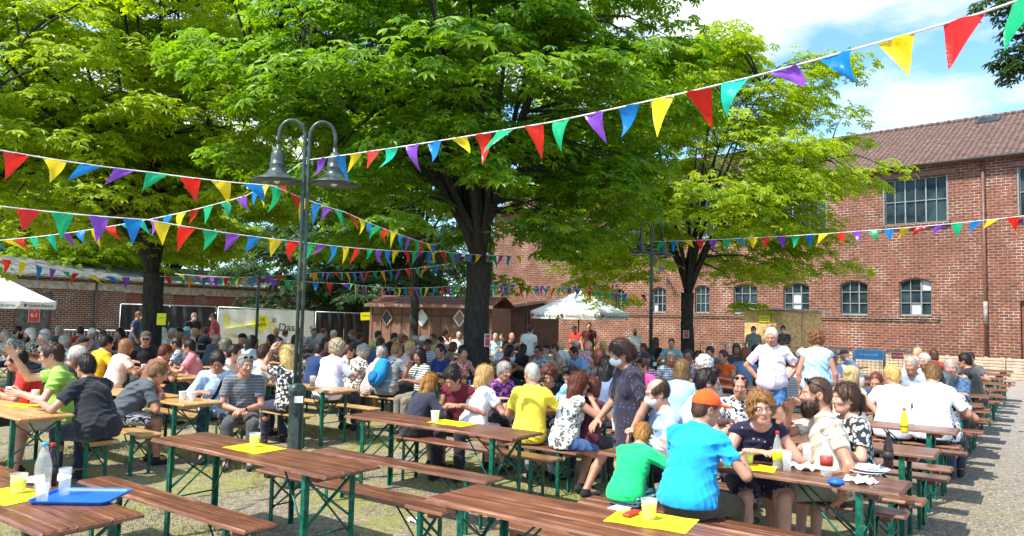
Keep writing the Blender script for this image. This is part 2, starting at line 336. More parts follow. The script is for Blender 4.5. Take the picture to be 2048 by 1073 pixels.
def window(parent, x0, x1, z0, z1, ri, cols, rows, yd=.14, pale=(), fr=.04):
    w = MB(); n = 8
    def top(x):
        t = (x-x0)/(x1-x0); return z1+ri*(1-(2*t-1)**2)
    for x in (x0+fr/2, x1-fr/2): w.bar((x, yd, z0), (x, yd, top(x)-.01), fr, .05)
    w.bar((x0+fr, yd, z0+fr/2), (x1-fr, yd, z0+fr/2), fr, .05, up=(0, 0, 1))
    for k in range(n):
        a, b = x0+(x1-x0)*k/n, x0+(x1-x0)*(k+1)/n; w.bar((a, yd, top(a)-fr/2), (b, yd, top(b)-fr/2), .05, fr)
    for c in range(1, cols): x = x0+(x1-x0)*c/cols; w.bar((x, yd-.003, z0+fr), (x, yd-.003, top(x)-fr), .035 if c % 2 else .055, .04)
    for r in range(1, rows): z = z0+(z1+ri-z0)*r/rows; w.bar((x0+fr, yd-.006, z), (x1-fr, yd-.006, z), .04, .035)
    f = w.build('window', M['window_frame'], parent)
    g = MB(); zt = z1+ri
    for c in range(cols):
        for r in range(rows):
            a, b = x0+(x1-x0)*c/cols, x0+(x1-x0)*(c+1)/cols; za, zb = z0+(zt-z0)*r/rows, z0+(zt-z0)*(r+1)/rows
            tl = min(zb, top(a)); tr = min(zb, top(b)); tilt = rng.uniform(-.012, .012)
            g.add([(a, yd+.03+tilt, za), (b, yd+.03-tilt, za), (b, yd+.03-tilt, tr), (a, yd+.03+tilt, tl)], [(0, 1, 2, 3)], 1 if (c, r) in pale else 0)
    g.build('pane', [M['window_glass'], M['window_glass2']], f)
    return f
# ---------------------------------------------------------------- large brick hall on the right
B0 = P(1975, 750, 0); BA = math.atan2(-.688, .726); FB = Frame(B0, BA)
hall = empty('brick_hall', (B0[0], B0[1], 0), BA, 'long two storey red brick hall with clay tile roof along the right side', 'building')
EH = FB.wz(1975, 318)
holes = []; wins = []
for a, b, ty, pale in ((1305, 1332, 575, ((0, 0),)), (1390, 1419, 571, ()), (1467, 1514, 568, ()), (1567, 1618, 566, ((1, 1), (1, 0))), (1681, 1735, 562, ()), (1799, 1863, 557, ((1, 0), (2, 2))), (1180, 1203, 580, ()), (1225, 1248, 578, ())):
    x0, x1 = FB.wx(a), FB.wx(b); z0 = FB.wz(b, 627 if b > 1500 else 626); z1 = 2.95+.95
    z0 = 2.32; z1 = FB.wz((a+b)/2, ty)-.18
    holes.append((x0, x1, z0, z1, .18)); wins.append((x0, x1, z0, z1, .18, 3, 3, pale))
bx0, bx1 = FB.wx(1771), FB.wx(1897); bz0, bz1 = FB.wz(1897, 443), FB.wz(1897, 350); bw = bx1-bx0; pitch = FB.wx(2043)-bx0
for k in (-3, -2, -1, 0, 1, 2):
    holes.append((bx0+k*pitch, bx1+k*pitch, bz0, bz1, 0)); wins.append((bx0+k*pitch, bx1+k*pitch, bz0, bz1, 0, 6, 2, ((4, 0),) if k == 1 else ()))
gx0 = FB.wx(2040); holes.append((gx0, gx0+2.2, 0, 2.9, .35))
w = MB(); LL = FB.wx(985); wall_mesh(w, LL, 16, EH, holes)
w.build('front_wall', M['brick'], hall)
w = MB(); w.box((16-.16, 5.2+.33, EH/2), (.32, 10.0, EH)); w.box((LL+.16, 5.2+.33, EH/2), (.32, 10.0, EH))
RZ = EH+2.95
for x in (LL, 16-.32):
    w.prism([(0, 0), (10.4, 0), (5.2, RZ-EH-.15)], .32); n = 6
    for k in range(6): q = w.v[-6+k]; w.v[-6+k] = (x+q[1], q[0], EH+.002+q[2])
w.build('end_wall', M['brick'], hall)
for x0, x1, z0, z1, ri in holes[:8]:       # brick arches standing 20 mm proud
    w = MB()
    n = 11; wd = x1-x0
    for k in range(n):
        t0, t1 = k/n, (k+1)/n
        f = lambda t, e: (x0+wd*t+(t-.5)*e*.9, z1+ri*(1-(2*t-1)**2)+e)
        a, b, c, d = f(t0, .02), f(t1, .02), f(t1, .27), f(t0, .27)
        w.prism([a, b, c, d], .03); 
        for q in range(8): v = w.v[-8+q]; w.v[-8+q] = (v[0], v[1]-.02, v[2])
    w.build('window_arch', M['brick'], hall)
w = MB(); zs = 2.20
w.box((FB.wx(1879)/2+LL/2, -.04, zs), (FB.wx(1879)-LL, .10, .10)); w.box((FB.wx(1879)/2+LL/2, -.025, zs-.09), (FB.wx(1879)-LL-.1, .06, .07))
w.build('brick_string_course', M['brick_dark'], hall)
for wi in wins:
    f = window(hall, *wi[:5], wi[5], wi[6], pale=wi[7])
    if wi[4] == 0:
        s = MB(); s.box(((wi[0]+wi[1])/2, -.05, wi[2]-.07), (wi[1]-wi[0]+.25, .16, .13)); s.build('sill', M['brick_dark'], f)
        s = MB(); s.box(((wi[0]+wi[1])/2, -.03, wi[3]+.13), (wi[1]-wi[0]+.7, .10, .20)); s.build('lintel', M['pipe'], f)
        s = MB()
        for xx in (wi[0]-.02, wi[1]+.02): s.box((xx, -.004, (wi[2]+wi[3])/2), (.05, .02, wi[3]-wi[2]))
        s.build('frame', M['window_frame'], f)
    else:
        s = MB(); s.box(((wi[0]+wi[1])/2, .05, wi[2]-.02), (wi[1]-wi[0]+.02, .16, .04)); s.build('sill', M['concrete'], f)
w = MB(); w.box((gx0+1.1, .2, 1.5), (2.16, .08, 3.0)); w.build('door', M['boards'], hall)
w = MB(); w.tube([(0, -.10, 0), (0, -.10, EH-.1)], .06, 10); w.tube([(0, -.10, 2.0), (0, -.10, 2.9)], .075, 10, 1)
for z in (1, 3.5, 5, 6.5): w.box((0, -.05, z), (.16, .12, .04))
w.build('downpipe', [M['pipe'], M['concrete']], hall)
# roof: stepped tile courses
def tiled_roof(mb, x0, x1, y0, z0, y1, z1, n, mi=0, step=.03):
    for k in range(n):
        a, b = k/n, (k+1)/n; ya, yb = y0+(y1-y0)*a, y0+(y1-y0)*b; za, zb = z0+(z1-z0)*a, z0+(z1-z0)*b
        mb.quad((x0, ya, za+step), (x1, ya, za+step), (x1, yb, zb), (x0, yb, zb), mi); mb.quad((x0, ya, za), (x1, ya, za), (x1, ya, za+step), (x0, ya, za+step), mi)
w = MB(); tiled_roof(w, LL-.3, 16.3, -.38, EH-.02, 5.2, RZ, 24); tiled_roof(w, LL-.3, 16.3, 10.8, EH-.02, 5.2, RZ, 24)
w.add([(LL-.3, -.36, EH-.06), (16.3, -.36, EH-.06), (16.3, 0, EH-.03), (LL-.3, 0, EH-.03)], [(0, 3, 2, 1)])
x = LL
while x < 16.3: w.tube([(x, 5.2, RZ+.0), (x+.40, 5.2, RZ+.035)], .11, 8); x += .38
rf = w.build('roof', M['tiles'], hall)
def roofp(px, py):   # point on the front slope seen at px,py
    d = ray(px, py); c = np.array([0, 0, CAMH]); n2 = np.array([*(-FB.y*(RZ-EH)/5.58), 1.0]); p0 = np.array([*(FB.o-FB.y*.38), EH]); t = ((p0-c)@n2)/(d@n2); q = c+d*t
    return (q[:2]-FB.o)@FB.x, (q[:2]-FB.o)@FB.y, q[2]
sx, sy, sz = roofp(1976, 243); w = MB(); sla = math.atan2(RZ-EH, 5.58); R3 = np.array([[1, 0, 0], [0, math.cos(sla), -math.sin(sla)], [0, math.sin(sla), math.cos(sla)]])
w.box((sx, sy, sz+.06), (.9, .7, .10), 0, R3); w.box((sx, sy, sz+.075), (.76, .56, .10), 1, R3); w.build('skylight', [M['dark_frame'], M['window_glass']], rf)
w = MB(); n = 8
V = []
for x in (LL-.3, 16.3):
    for k in range(n+1): a = math.pi+math.pi*k/n; V.append((x, -.46+.075*math.cos(a), EH+.0+.075*math.sin(a)))
w.add(V, [(k, k+1, k+n+2, k+n+1) for k in range(n)], 0, True); w.box(((LL+16)/2, -.38, EH-.04), (16-LL+.6, .02, .10)); w.build('gutter', M['dark_frame'], hall)
# ---------------------------------------------------------------- low brick building on the left
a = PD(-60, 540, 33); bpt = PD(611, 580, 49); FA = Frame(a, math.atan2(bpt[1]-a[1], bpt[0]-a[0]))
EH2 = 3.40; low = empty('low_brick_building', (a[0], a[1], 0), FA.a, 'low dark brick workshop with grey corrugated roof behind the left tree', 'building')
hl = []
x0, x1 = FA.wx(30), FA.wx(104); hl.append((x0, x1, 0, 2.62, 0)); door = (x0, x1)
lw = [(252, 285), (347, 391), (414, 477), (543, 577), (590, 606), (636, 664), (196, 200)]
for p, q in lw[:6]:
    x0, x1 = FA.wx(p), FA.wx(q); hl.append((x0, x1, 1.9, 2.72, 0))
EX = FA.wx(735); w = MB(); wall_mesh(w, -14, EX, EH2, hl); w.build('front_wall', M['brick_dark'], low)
w = MB(); w.box((EX-.16, 4.33, EH2/2), (.3, 8, EH2)); w.build('end_wall', M['brick_dark'], low)
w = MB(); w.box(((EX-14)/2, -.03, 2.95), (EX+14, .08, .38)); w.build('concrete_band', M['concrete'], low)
for (x0, x1, z0, z1, _r2) in hl[1:]:
    w = MB(); w.box(((x0+x1)/2, .12, (z0+z1)/2), (x1-x0-.01, .06, z1-z0-.01)); f = w.build('window', M['boards'], low)
    s = MB(); s.box(((x0+x1)/2, -.03, z1+.03), (x1-x0+.3, .10, .06)); s.build('lintel', M['concrete'], f)
w = MB(); nb = 9
for k in range(nb): xx = door[0]+(door[1]-door[0])*(k+.5)/nb; w.box((xx, .15+.006*(k % 2), 1.3), ((door[1]-door[0])/nb-.01, .05, 2.58))
w.build('door', simple('weathered grey gate boards', (.12, .105, .09), .8, .4, 6), low)
w = MB(); w.tube([(FA.wx(190), -.08, 0), (FA.wx(190), -.08, EH2)], .06, 8); w.build('downpipe', M['dark_frame'], low)
w = MB(); nx = 140
Vr = []; 
for k in range(nx+1):
    x = -14.5+(EX+15)*k/nx; zz = .03*(k % 2)
    Vr += [(x, -.5, EH2+zz), (x, 4.4, EH2+1.05+zz)]
w.add(Vr, [(2*k, 2*k+2, 2*k+3, 2*k+1) for k in range(nx)]); w.box(((EX-14)/2, -.48, EH2-.04), (EX+15, .06, .09), 1); w.build('roof', [M['metal_roof'], M['concrete']], low)
# ---------------------------------------------------------------- construction fence with tarpaulin and banner
def text_obj(txt, size, mat, parent, name='lettering', loc=(0, 0, 0), rot=(0, 0, 0), ext=.002, align='CENTER', sx=1.0):
    cu = bpy.data.curves.new('t', 'FONT'); cu.body = txt; cu.size = size; cu.extrude = ext; cu.align_x = align; cu.align_y = 'CENTER'
    t = bpy.data.objects.new('t', cu); scene.collection.objects.link(t); dg = bpy.context.evaluated_depsgraph_get()
    me = bpy.data.meshes.new_from_object(t.evaluated_get(dg)); bpy.data.objects.remove(t); bpy.data.curves.remove(cu)
    me.materials.clear(); me.materials.append(mat); o = bpy.data.objects.new(name, me); link(o, parent)
    o.location = [float(a) for a in loc]; o.rotation_euler = rot; o.scale = (sx, 1, 1); return o
def clothgrid(mb, p0, p1, z0, z1, amp, seed, nx=26, nz=10, mi=0, folds=8):
    rr = random.Random(seed); ph = [rr.uniform(0, 6) for _ in range(6)]; p0 = np.array(p0[:2]); p1 = np.array(p1[:2]); d = p1-p0; n = nrm([d[1], -d[0]])
    V = []
    for i in range(nx+1):
        for j in range(nz+1):
            s, t = i/nx, j/nz; o = amp*(math.sin(folds*s*4+ph[0]+3*t*math.sin(5*s+ph[1]))+.6*math.sin(folds*9*s+ph[2]+5*t)+.5*math.sin(17*t+ph[3]+6*s))
            q = p0+d*s+n*o; V.append((q[0], q[1], z0+(z1-z0)*t-.01*math.sin(s*40)))
    mb.add(V, [(i*(nz+1)+j, (i+1)*(nz+1)+j, (i+1)*(nz+1)+j+1, i*(nz+1)+j+1) for i in range(nx) for j in range(nz)], mi, True)
fpts = [(242, 608.5, 26.0), (432, 614, 27.5), (437, 614.5, 27.5), (628, 623, 29.6), (632, 624, 29.6), (743, 628, 31.0)]
fl = ['black tarpaulin site fence behind the left tree trunk', 'site fence hung with a white banner printed in yellow', 'black tarpaulin site fence beside the brown shed']
for k in range(3):
    a, b = PD(*fpts[2*k]), PD(*fpts[2*k+1]); zt = (a[2]+b[2])/2; f = empty('site_fence', (a[0], a[1], 0), 0, fl[k], 'fence', 'site fences'); d = b-a
    w = MB(); Ld = np.hypot(d[0], d[1])
    for s in (0, .5, 1): w.tube([(d[0]*s, d[1]*s, .05), (d[0]*s, d[1]*s, a[2]+(b[2]-a[2])*s)], .022, 6)
    w.tube([(0, 0, a[2]), (d[0], d[1], b[2])], .022, 6); w.tube([(0, 0, .2), (d[0], d[1], .2)], .02, 6)
    for s in (0, 1): w.box((d[0]*s, d[1]*s, .06), (.6, .22, .12), 1)
    w.build('fence_frame', [M['steel'], M['concrete']], f)
    n = nrm([d[1], -d[0], 0]); o = n*.05
    w = MB()
    if k == 1:
        q0 = o; q1 = d+o; clothgrid(w, q0, q1, .25, zt-.03, .008, 5); bn = w.build('banner', M['white'], f)
        ang = math.atan2(d[1], d[0]); ux = nrm([d[0], d[1], 0])
        w = MB(); w.M = Matrix.Rotation(ang, 4, 'Z')
        yb = -.085
        for (cx, cz, rr_) in ((Ld*.43, zt-.52, .30),):
            w.prism([(cx+rr_*math.cos(t*.35), cz+rr_*math.sin(t*.35)) for t in range(18)], .006); 
            for q in range(36): v = w.v[-36+q]; vv = Matrix.Rotation(-ang, 4, 'Z') @ Vector(v); vv.y += yb; w.v[-36+q] = tuple(Matrix.Rotation(ang, 4, 'Z') @ vv)
        def strip(x0, z0, x1, z1, wd, mi=0): w.bar((x0, yb, z0), (x1, yb, z1), wd, .006, mi)
        strip(.3, zt-.75, Ld*.40, zt-.55, .14); strip(.2, zt-.9, Ld*.33, zt-1.15, .10, 1); strip(.15, zt-.25, Ld*.45, zt-.95, .03, 2)
        strip(.3, zt-.22, .3, zt-.62, .12, 0); strip(Ld*.56, zt-.35, Ld*.56, zt-.5, .14, 2); strip(Ld*.56, zt-.52, Ld*.565, zt-1.0, .22, 3); strip(.4, zt-1.05, Ld*.5, zt-1.3, .16, 3)
        w.build('print', [M['yellow'], M['tan_wood'], M['concrete'], simple('pale yellow print', (.85, .68, .25), .6)], f)
        R2 = Matrix.Rotation(ang, 4, 'Z'); lp = R2 @ Vector((Ld*.70, -.09, zt-.70))
        text_obj('Das', .42, M['ink'], f, loc=lp, rot=(math.pi/2, 0, ang)); lp = R2 @ Vector((Ld*.43, -.10, zt-.50)); text_obj('DIE\nBIER', .2, M['dark_green'], f, loc=lp, rot=(math.pi/2, 0, ang))
        lp = R2 @ Vector((Ld-.12, -.09, zt-.75)); text_obj('5', .3, M['ink'], f, loc=lp, rot=(math.pi/2, 0, ang))
    else:
        clothgrid(w, o, d+o, .15, zt-.03, .035, 11+k, 60, 24); w.build('tarpaulin', M['tarp'], f)
# ---------------------------------------------------------------- sheds
def sign(name, label, p, wd, h, mats, ang, lines=(), group=None, tm='white', ts=None, tilt=0):
    e = empty(name, p, ang, label, 'sign', group); w = MB(); R3 = np.array([[math.cos(tilt), 0, -math.sin(tilt)], [0, 1, 0], [math.sin(tilt), 0, math.cos(tilt)]])
    w.box((0, 0, 0), (wd, .02, h), 0, R3, 0); w.build('panel', M[mats], e)
    if tm == 'white' and not mats == 'yellow':
        w = MB()
        for s in (-1, 1): w.box((s*(wd/2-.008), -.012, 0), (.012, .006, h), 0); w.box((0, -.012, s*(h/2-.008)), (wd-.03, .006, .012), 0)
        w.build('border', M['white'], e)
    for t, dz, sz in lines: text_obj(t, sz, M[tm], e, loc=(0, -.012, dz), rot=(math.pi/2, 0, 0), ext=.001)
    return e
a, b = PD(742, 614, 27.6), PD(982, 617, 26.4); FS = Frame(a, math.atan2(b[1]-a[1], b[0]-a[0])); SL = float(np.hypot(*(b-a)[:2])); SH = 2.17
shed = empty('wooden_shed', (a[0], a[1], 0), FS.a, 'light brown wooden shed with diamond shaped windows behind the crowd', 'shed')
w = MB(); nb = 12
w.box((SL/2, 1.4, SH/2), (SL, 2.7, SH)); w.build('wall', M['shed'], shed)
w = MB()
for k in range(nb+1):
    w.box((SL*k/nb, .035, SH/2), (.045 if k % 3 else .09, .03, SH-.05))
for z in (1.85, .5): w.box((SL/2, .028, z), (SL, .02, .07), 1)
w.build('cover_strip', [M['shed'], M['shed_dark']], shed)
for px, py in ((775, 636), (845, 636), (920, 637)):
    xx = FS.wx(px); zz = FS.wz(px, py); w = MB(); r = .30
    for k in range(4):
        a0, a1 = math.pi/2*k, math.pi/2*(k+1); w.bar((xx+r*.72*math.cos(a0), -.0, zz+r*math.sin(a0)), (xx+r*.72*math.cos(a1), -.0, zz+r*math.sin(a1)), .05, .04, 0, (0, 1, 0))
    f = w.build('window', M['white'] if px > 800 else M['shed_trim'], shed)
    w = MB(); w.add([(xx+r*.7*math.cos(k*math.pi/2), .012, zz+r*.95*math.sin(k*math.pi/2)) for k in range(4)], [(0, 1, 2, 3)]); w.build('pane', M['window_glass'] if px < 800 else (M['ceramic'] if px < 900 else M['shed_trim']), f)
w = MB(); n = 7
for k in range(n):
    y0, y1 = -.25+1.65*k/n, -.25+1.65*(k+1)/n; z0, z1 = SH+.02+.42*k/n, SH+.02+.42*(k+1)/n
    w.add([(-.15, y0, z0+.03), (SL+.15, y0, z0+.03), (SL+.15, y1, z1), (-.15, y1, z1)], [(0, 1, 2, 3)]); w.quad((-.15, y0, z0), (SL+.15, y0, z0), (SL+.15, y0, z0+.03), (-.15, y0, z0+.03))
w.add([(-.15, 1.4, SH+.44), (SL+.15, 1.4, SH+.44), (SL+.15, 3.05, SH+.02), (-.15, 3.05, SH+.02)], [(0, 1, 2, 3)]); w.box((SL/2, -.26, SH+.03), (SL+.3, .03, .12), 1)
w.build('roof', [M['boards'], M['shed_trim']], shed)
a, b = PD(986, 619, 30.2), PD(1118, 621, 31.0); FD = Frame(a, math.atan2(b[1]-a[1], b[0]-a[0])); DL = float(np.hypot(*(b-a)[:2]))
ds = empty('gabled_shed', (a[0], a[1], 0), FD.a, 'dark brown gabled shed with double doors right of the middle tree trunk', 'shed')
w = MB(); w.prism([(0, 0), (DL, 0), (DL, 2.05), (DL*.72, 2.5), (0, 2.12)], 2.6); w.build('wall', M['shed_dark'], ds)  # darker than the long shed: shade of the gable side put into colour
w = MB(); w.box((DL*.25, -.02, 1.0), (DL*.46, .04, 1.98)); w.build('door', M['shed_dark'], ds); w = MB(); w.box((DL*.76, -.02, 1.0), (DL*.44, .04, 1.98)); w.build('door', M['shed_dark'], ds)
w = MB(); w.box((DL*.505, -.03, 1.05), (.07, .06, 2.1)); w.box((.03, -.03, 1.05), (.06, .06, 2.1)); w.build('door_post', M['dark_frame'], ds)
w = MB(); zp = 2.56
w.add([(-.25, -.25, 2.14), (-.25, 2.8, 2.14), (DL*.72, 2.8, zp), (DL*.72, -.25, zp), (DL+.25, -.25, 2.05), (DL+.25, 2.8, 2.05)], [(0, 3, 2, 1), (3, 4, 5, 2)])
w.bar((-.25, -.26, 2.11), (DL*.72, -.26, zp-.03), .03, .10, 1); w.bar((DL*.72, -.26, zp-.03), (DL+.25, -.26, 2.02), .03, .10, 1); w.build('roof', [M['boards'], M['shed_trim']], ds)
def on(F, px, py, yoff): x = F.wx(px, yoff); p = F.o+F.x*x+F.y*yoff; return (p[0], p[1], PD(px, py, p[1])[2])
sign('wall_sign', 'tall red sign with two white pictograms on the dark brown shed door', on(FD, 991, 649, -.06), .21, .46, 'red_sign', FD.a, (('◉', .12, .15), ('◉', -.1, .18)))
sign('wall_sign', 'small square green sign on the dark brown shed door', on(FD, 1013, 650, -.06), .2, .24, 'green_sign', FD.a, (('✚', 0, .2),))
sign('wall_sign', 'red poster with white numerals on the grey gate under the left parasol', on(FA, 70, 631, .08), .50, .66, 'red_sign', FA.a, (('6:1', .0, .26), ('17', .22, .10)))
sign('wall_sign', 'blue square sign beside the corner of the left parasol', on(FA, 107, 608, -.05), .32, .32, 'blue', FA.a, (('a', 0, .24),))
sign('fence_sign', 'yellow paper sign at the right end of the black fence', (PD(733, 633, 30.7)[0], PD(733, 633, 30.7)[1]-.1, PD(733, 633, 30.7)[2]), .44, .32, 'yellow', .3, (('EINGANG', .02, .07),), tm='ink', tilt=.06)
# ---------------------------------------------------------------- chipboard ticket booth
a, b = PD(1489, 629, 30.0), PD(1564, 625, 28.2); FK = Frame(a, math.atan2(b[1]-a[1], b[0]-a[0])); KL = float(np.hypot(*(b-a)[:2])); KH = 2.33
ko = empty('ticket_booth', (a[0], a[1], 0), FK.a, 'chipboard booth with yellow notices in front of the brick hall', 'booth')
w = MB(); w.box((KL/2, .05, KH/2), (KL, .08, KH)); w.box((KL-.04, 1.1, KH/2), (.08, 2.0, KH)); w.box((.04, 1.1, KH/2), (.08, 2.0, KH)); w.build('wall', M['osb'], ko)
w = MB(); w.box((KL/2+.05, 1.0, KH+.06), (KL+.4, 2.7, .06), 0); w.build('roof', M['concrete'], ko)
# second cell, open front, with a timber post
c = PD(1568, 626, 28.4); d = PD(1641, 628, 29.0); a2 = math.atan2(d[1]-c[1], d[0]-c[0])-FK.a; cl = (np.array([c[0], c[1]])-FK.o); cx, cy = cl@FK.x, cl@FK.y; KL2 = float(np.hypot(*(d-c)[:2]))
T = Matrix.Translation((cx, cy, 0)) @ Matrix.Rotation(a2, 4, 'Z')
w = MB(); w.M = T; w.box((KL2/2, 1.5, KH/2), (KL2, .06, KH-.05)); w.box((KL2, .8, KH/2), (.06, 1.5, KH-.05)); w.build('back_wall', M['osb'], ko)
w = MB(); w.M = T; w.box((KL2*.50, 0, KH/2-.02), (.13, .13, KH-.04)); w.build('post', M['tan_wood'], ko)
w = MB(); w.M = T; w.box((KL2/2, .7, KH+.0), (KL2+.25, 1.8, .06)); w.build('roof', M['concrete'], ko)
w = MB(); w.M = T; w.box((KL2/2, .0, .98), (KL2, .3, .05)); w.build('counter', M['osb'], ko)
w = MB(); w.M = T
for x in (KL2*.25, KL2*.75): w.box((x, .9, 1.78), (.28, .03, .36), 0); w.box((x-.22, .9, 1.72), (.10, .03, .28), 1); w.box((x+.22, .9, 1.75), (.10, .03, .5), 1)
w.build('notice', [M['yellow'], M['dark_green']], ko)
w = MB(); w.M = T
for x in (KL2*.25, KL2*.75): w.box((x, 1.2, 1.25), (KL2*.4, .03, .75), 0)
w.build('opening_shade_panel', M['shed_dark'], ko)  # dark boards stand in for the shade inside the booth openings
sign('wall_sign', 'yellow notice with a black line of writing on the chipboard booth', on(FK, 1529, 638, -.02), .58, .26, 'yellow', FK.a, (('GETRÄNKEBONS', .03, .055), ('& Essen', -.07, .05)), tm='ink')
# ---------------------------------------------------------------- parasols
def parasol(c, Rr, za, ze, lab, rot, sgn):
    e = empty('parasol', (c[0], c[1], 0), rot, lab, 'parasol', 'white beer garden parasols')
    w = MB(); n = 8; V = [(0, 0, za)]
    rings = (.25, .5, .75, 1.0)
    for rr_ in rings:
        for k in range(n*4):
            a = 2*math.pi*k/(n*4); t = (k % 4)/4; sag = math.cos(math.pi/n)/math.cos((t-.5)*2*math.pi/n)
            z = za+(ze-za)*(rr_**.92)-.05*math.sin(math.pi*t)*rr_; V.append((Rr*rr_*sag*math.cos(a), Rr*rr_*sag*math.sin(a), z))
    m = n*4; F = [(0, 1+k, 1+(k+1) % m) for k in range(m)]
    for j in range(3):
        for k in range(m): F.append((1+j*m+k, 1+(j+1)*m+k, 1+(j+1)*m+(k+1) % m, 1+j*m+(k+1) % m))
    w.add(V, F, 0, True); can = w.build('canopy', M['canvas'], e)
    for k in range(n):          # valance panels with rounded lower corners
        a0, a1 = 2*math.pi*k/n, 2*math.pi*(k+1)/n; p0 = np.array([Rr*math.cos(a0), Rr*math.sin(a0)]); p1 = np.array([Rr*math.cos(a1), Rr*math.sin(a1)])
        V = []; q = 12
        for i in range(q+1):
            t = i/q; h = .27*min(1, (min(t, 1-t)/.10+.15))**.5; pt = p0+(p1-p0)*t; out = 1.005+.012*math.sin(t*9+k); V += [(pt[0]*1.003, pt[1]*1.003, ze-.0-.03*math.sin(math.pi*t)), (pt[0]*out, pt[1]*out, ze-h)]
        w = MB(); w.add(V, [(2*i, 2*i+1, 2*i+3, 2*i+2) for i in range(q)], 0, True); va = w.build('valance', M['canvas'], e)
        mid = (p0+p1)/2*1.02; am = (a0+a1)/2; t_ = text_obj('◉ Gadwela Brauerei', .155, M['ink'], va, loc=(mid[0], mid[1], ze-.155), rot=(math.pi/2, 0, am+math.pi/2), ext=.001, sx=1.0)
    w = MB(); w.tube([(0, 0, 0), (0, 0, za-.02)], .03, 8); w.build('pole', M['dark_frame'], e)
    w = MB()
    for k in range(n): a = 2*math.pi*k/n; w.bar((0, 0, za-.15), (Rr*math.cos(a)*.97, Rr*math.sin(a)*.97, ze-.02), .02)
    w.build('rib', M['tan_wood'], e)
    w = MB(); w.box((0, 0, .06), (.7, .7, .12)); w.build('base', M['concrete'], e); return e
q = PD(1158, 600, 27.2); parasol(q, 1.86, PD(1158, 581, 27.2)[2], PD(1158, 624.5, 27.2)[2], 'white parasol with a lettered valance in front of the brown shed', .30, 1)
q = PD(-22, 600, 25.5); parasol(q, 2.05, PD(-22, 541, 25.5)[2], PD(-22, 601, 25.5)[2], 'white parasol cut off by the left edge in front of the grey gate', .25, 1)
# ---------------------------------------------------------------- barriers and pallets
def barrier(x, y, L_, ang, lab, sgnp=None):
    e = empty('crowd_barrier', (x, y, 0), ang, lab, 'barrier', 'steel crowd barriers'); w = MB()
    w.tube([(-L_/2, 0, .2), (-L_/2, 0, 1.05), (-L_/2+.08, 0, 1.12), (L_/2-.08, 0, 1.12), (L_/2, 0, 1.05), (L_/2, 0, .2)], .024, 6); w.tube([(-L_/2, 0, .25), (L_/2, 0, .25)], .02, 6)
    w.build('frame', M['steel'], e); w = MB(); n = int(L_/.12)
    for k in range(1, n): w.tube([(-L_/2+L_*k/n, 0, .25), (-L_/2+L_*k/n, 0, 1.1)], .008, 4, cap=False)
    w.build('bars', M['steel'], e); w = MB()
    for s in (-1, 1): w.box((s*L_*.38, 0, .02), (.06, .55, .02)); w.bar((s*L_*.38, 0, .03), (s*L_*.38, 0, .27), .03)
    w.build('foot', M['steel'], e); return e
blabs = ['steel barrier left of the blue sign near the brick hall', 'steel barrier holding the blue sign', 'steel barrier holding the red sign', 'steel barrier right of the ticket booth tree trunk', 'steel barrier between the right tree and the booth', 'steel barrier below the left site fence beside the trunk', 'steel barrier under the left dark brick wall']
bp = [((1655, 1708), 23.6), ((1708, 1768), 22.8), ((1768, 1834), 22.0), ((1400, 1450), 27), ((1450, 1500), 26.5), ((205, 290), 25.0), ((120, 200), 24.6)]
for k, ((p0, p1), Y) in enumerate(bp):
    a, b = PD(p0, 690, Y), PD(p1, 690, Y-.7 if k < 5 else Y); d = b-a; barrier((a[0]+b[0])/2, (a[1]+b[1])/2, float(np.hypot(d[0], d[1]))-.04, math.atan2(d[1], d[0]), blabs[k])
def psign(px, py, Y, wd, h, mat, lab):
    p = PD(px, py, Y); return sign('barrier_sign', lab, p, wd, h, mat, math.atan2(-.5, .8), (('SPARKASSE' if mat == 'blue' else 'AUSGANG', 0, .10),))
psign(1738, 710, 22.15, .80, .30, 'blue', 'blue and white sign hanging on the right steel barrier'); psign(1795, 712, 21.5, .34, .20, 'red', 'small red sign hanging on the right steel barrier')
def pallet(mb_or_none, loc, ang, lab, stand):
    e = empty('pallet', loc, ang, lab, 'pallet', 'pallets along the brick hall'); w = MB(); L_ = 1.2
    # standing on its long edge: slats run along x
    nz_ = 7
    for k in range(nz_): w.box((0, -.06, .06+k*.11), (L_, .022, .085))
    w.build('slats', M['pallet'], e); w = MB()
    for x in (-.52, 0, .52): w.box((x, 0, .40), (.10, .09, .78))
    for k in (0, 3, 6): w.box((0, .057, .06+k*.11), (L_, .022, .085))
    w.build('bearers', M['pallet'], e); return e
npl = 0
for i in range(11):
    x = FB.wx(1676)+i*1.24
    p = FB.o+FB.x*x-FB.y*(4.2 if x < -1 else 2.6); pallet(None, (p[0], p[1], 0), FB.a, 'bleached wooden pallet standing on edge along the foot of the brick hall', True)
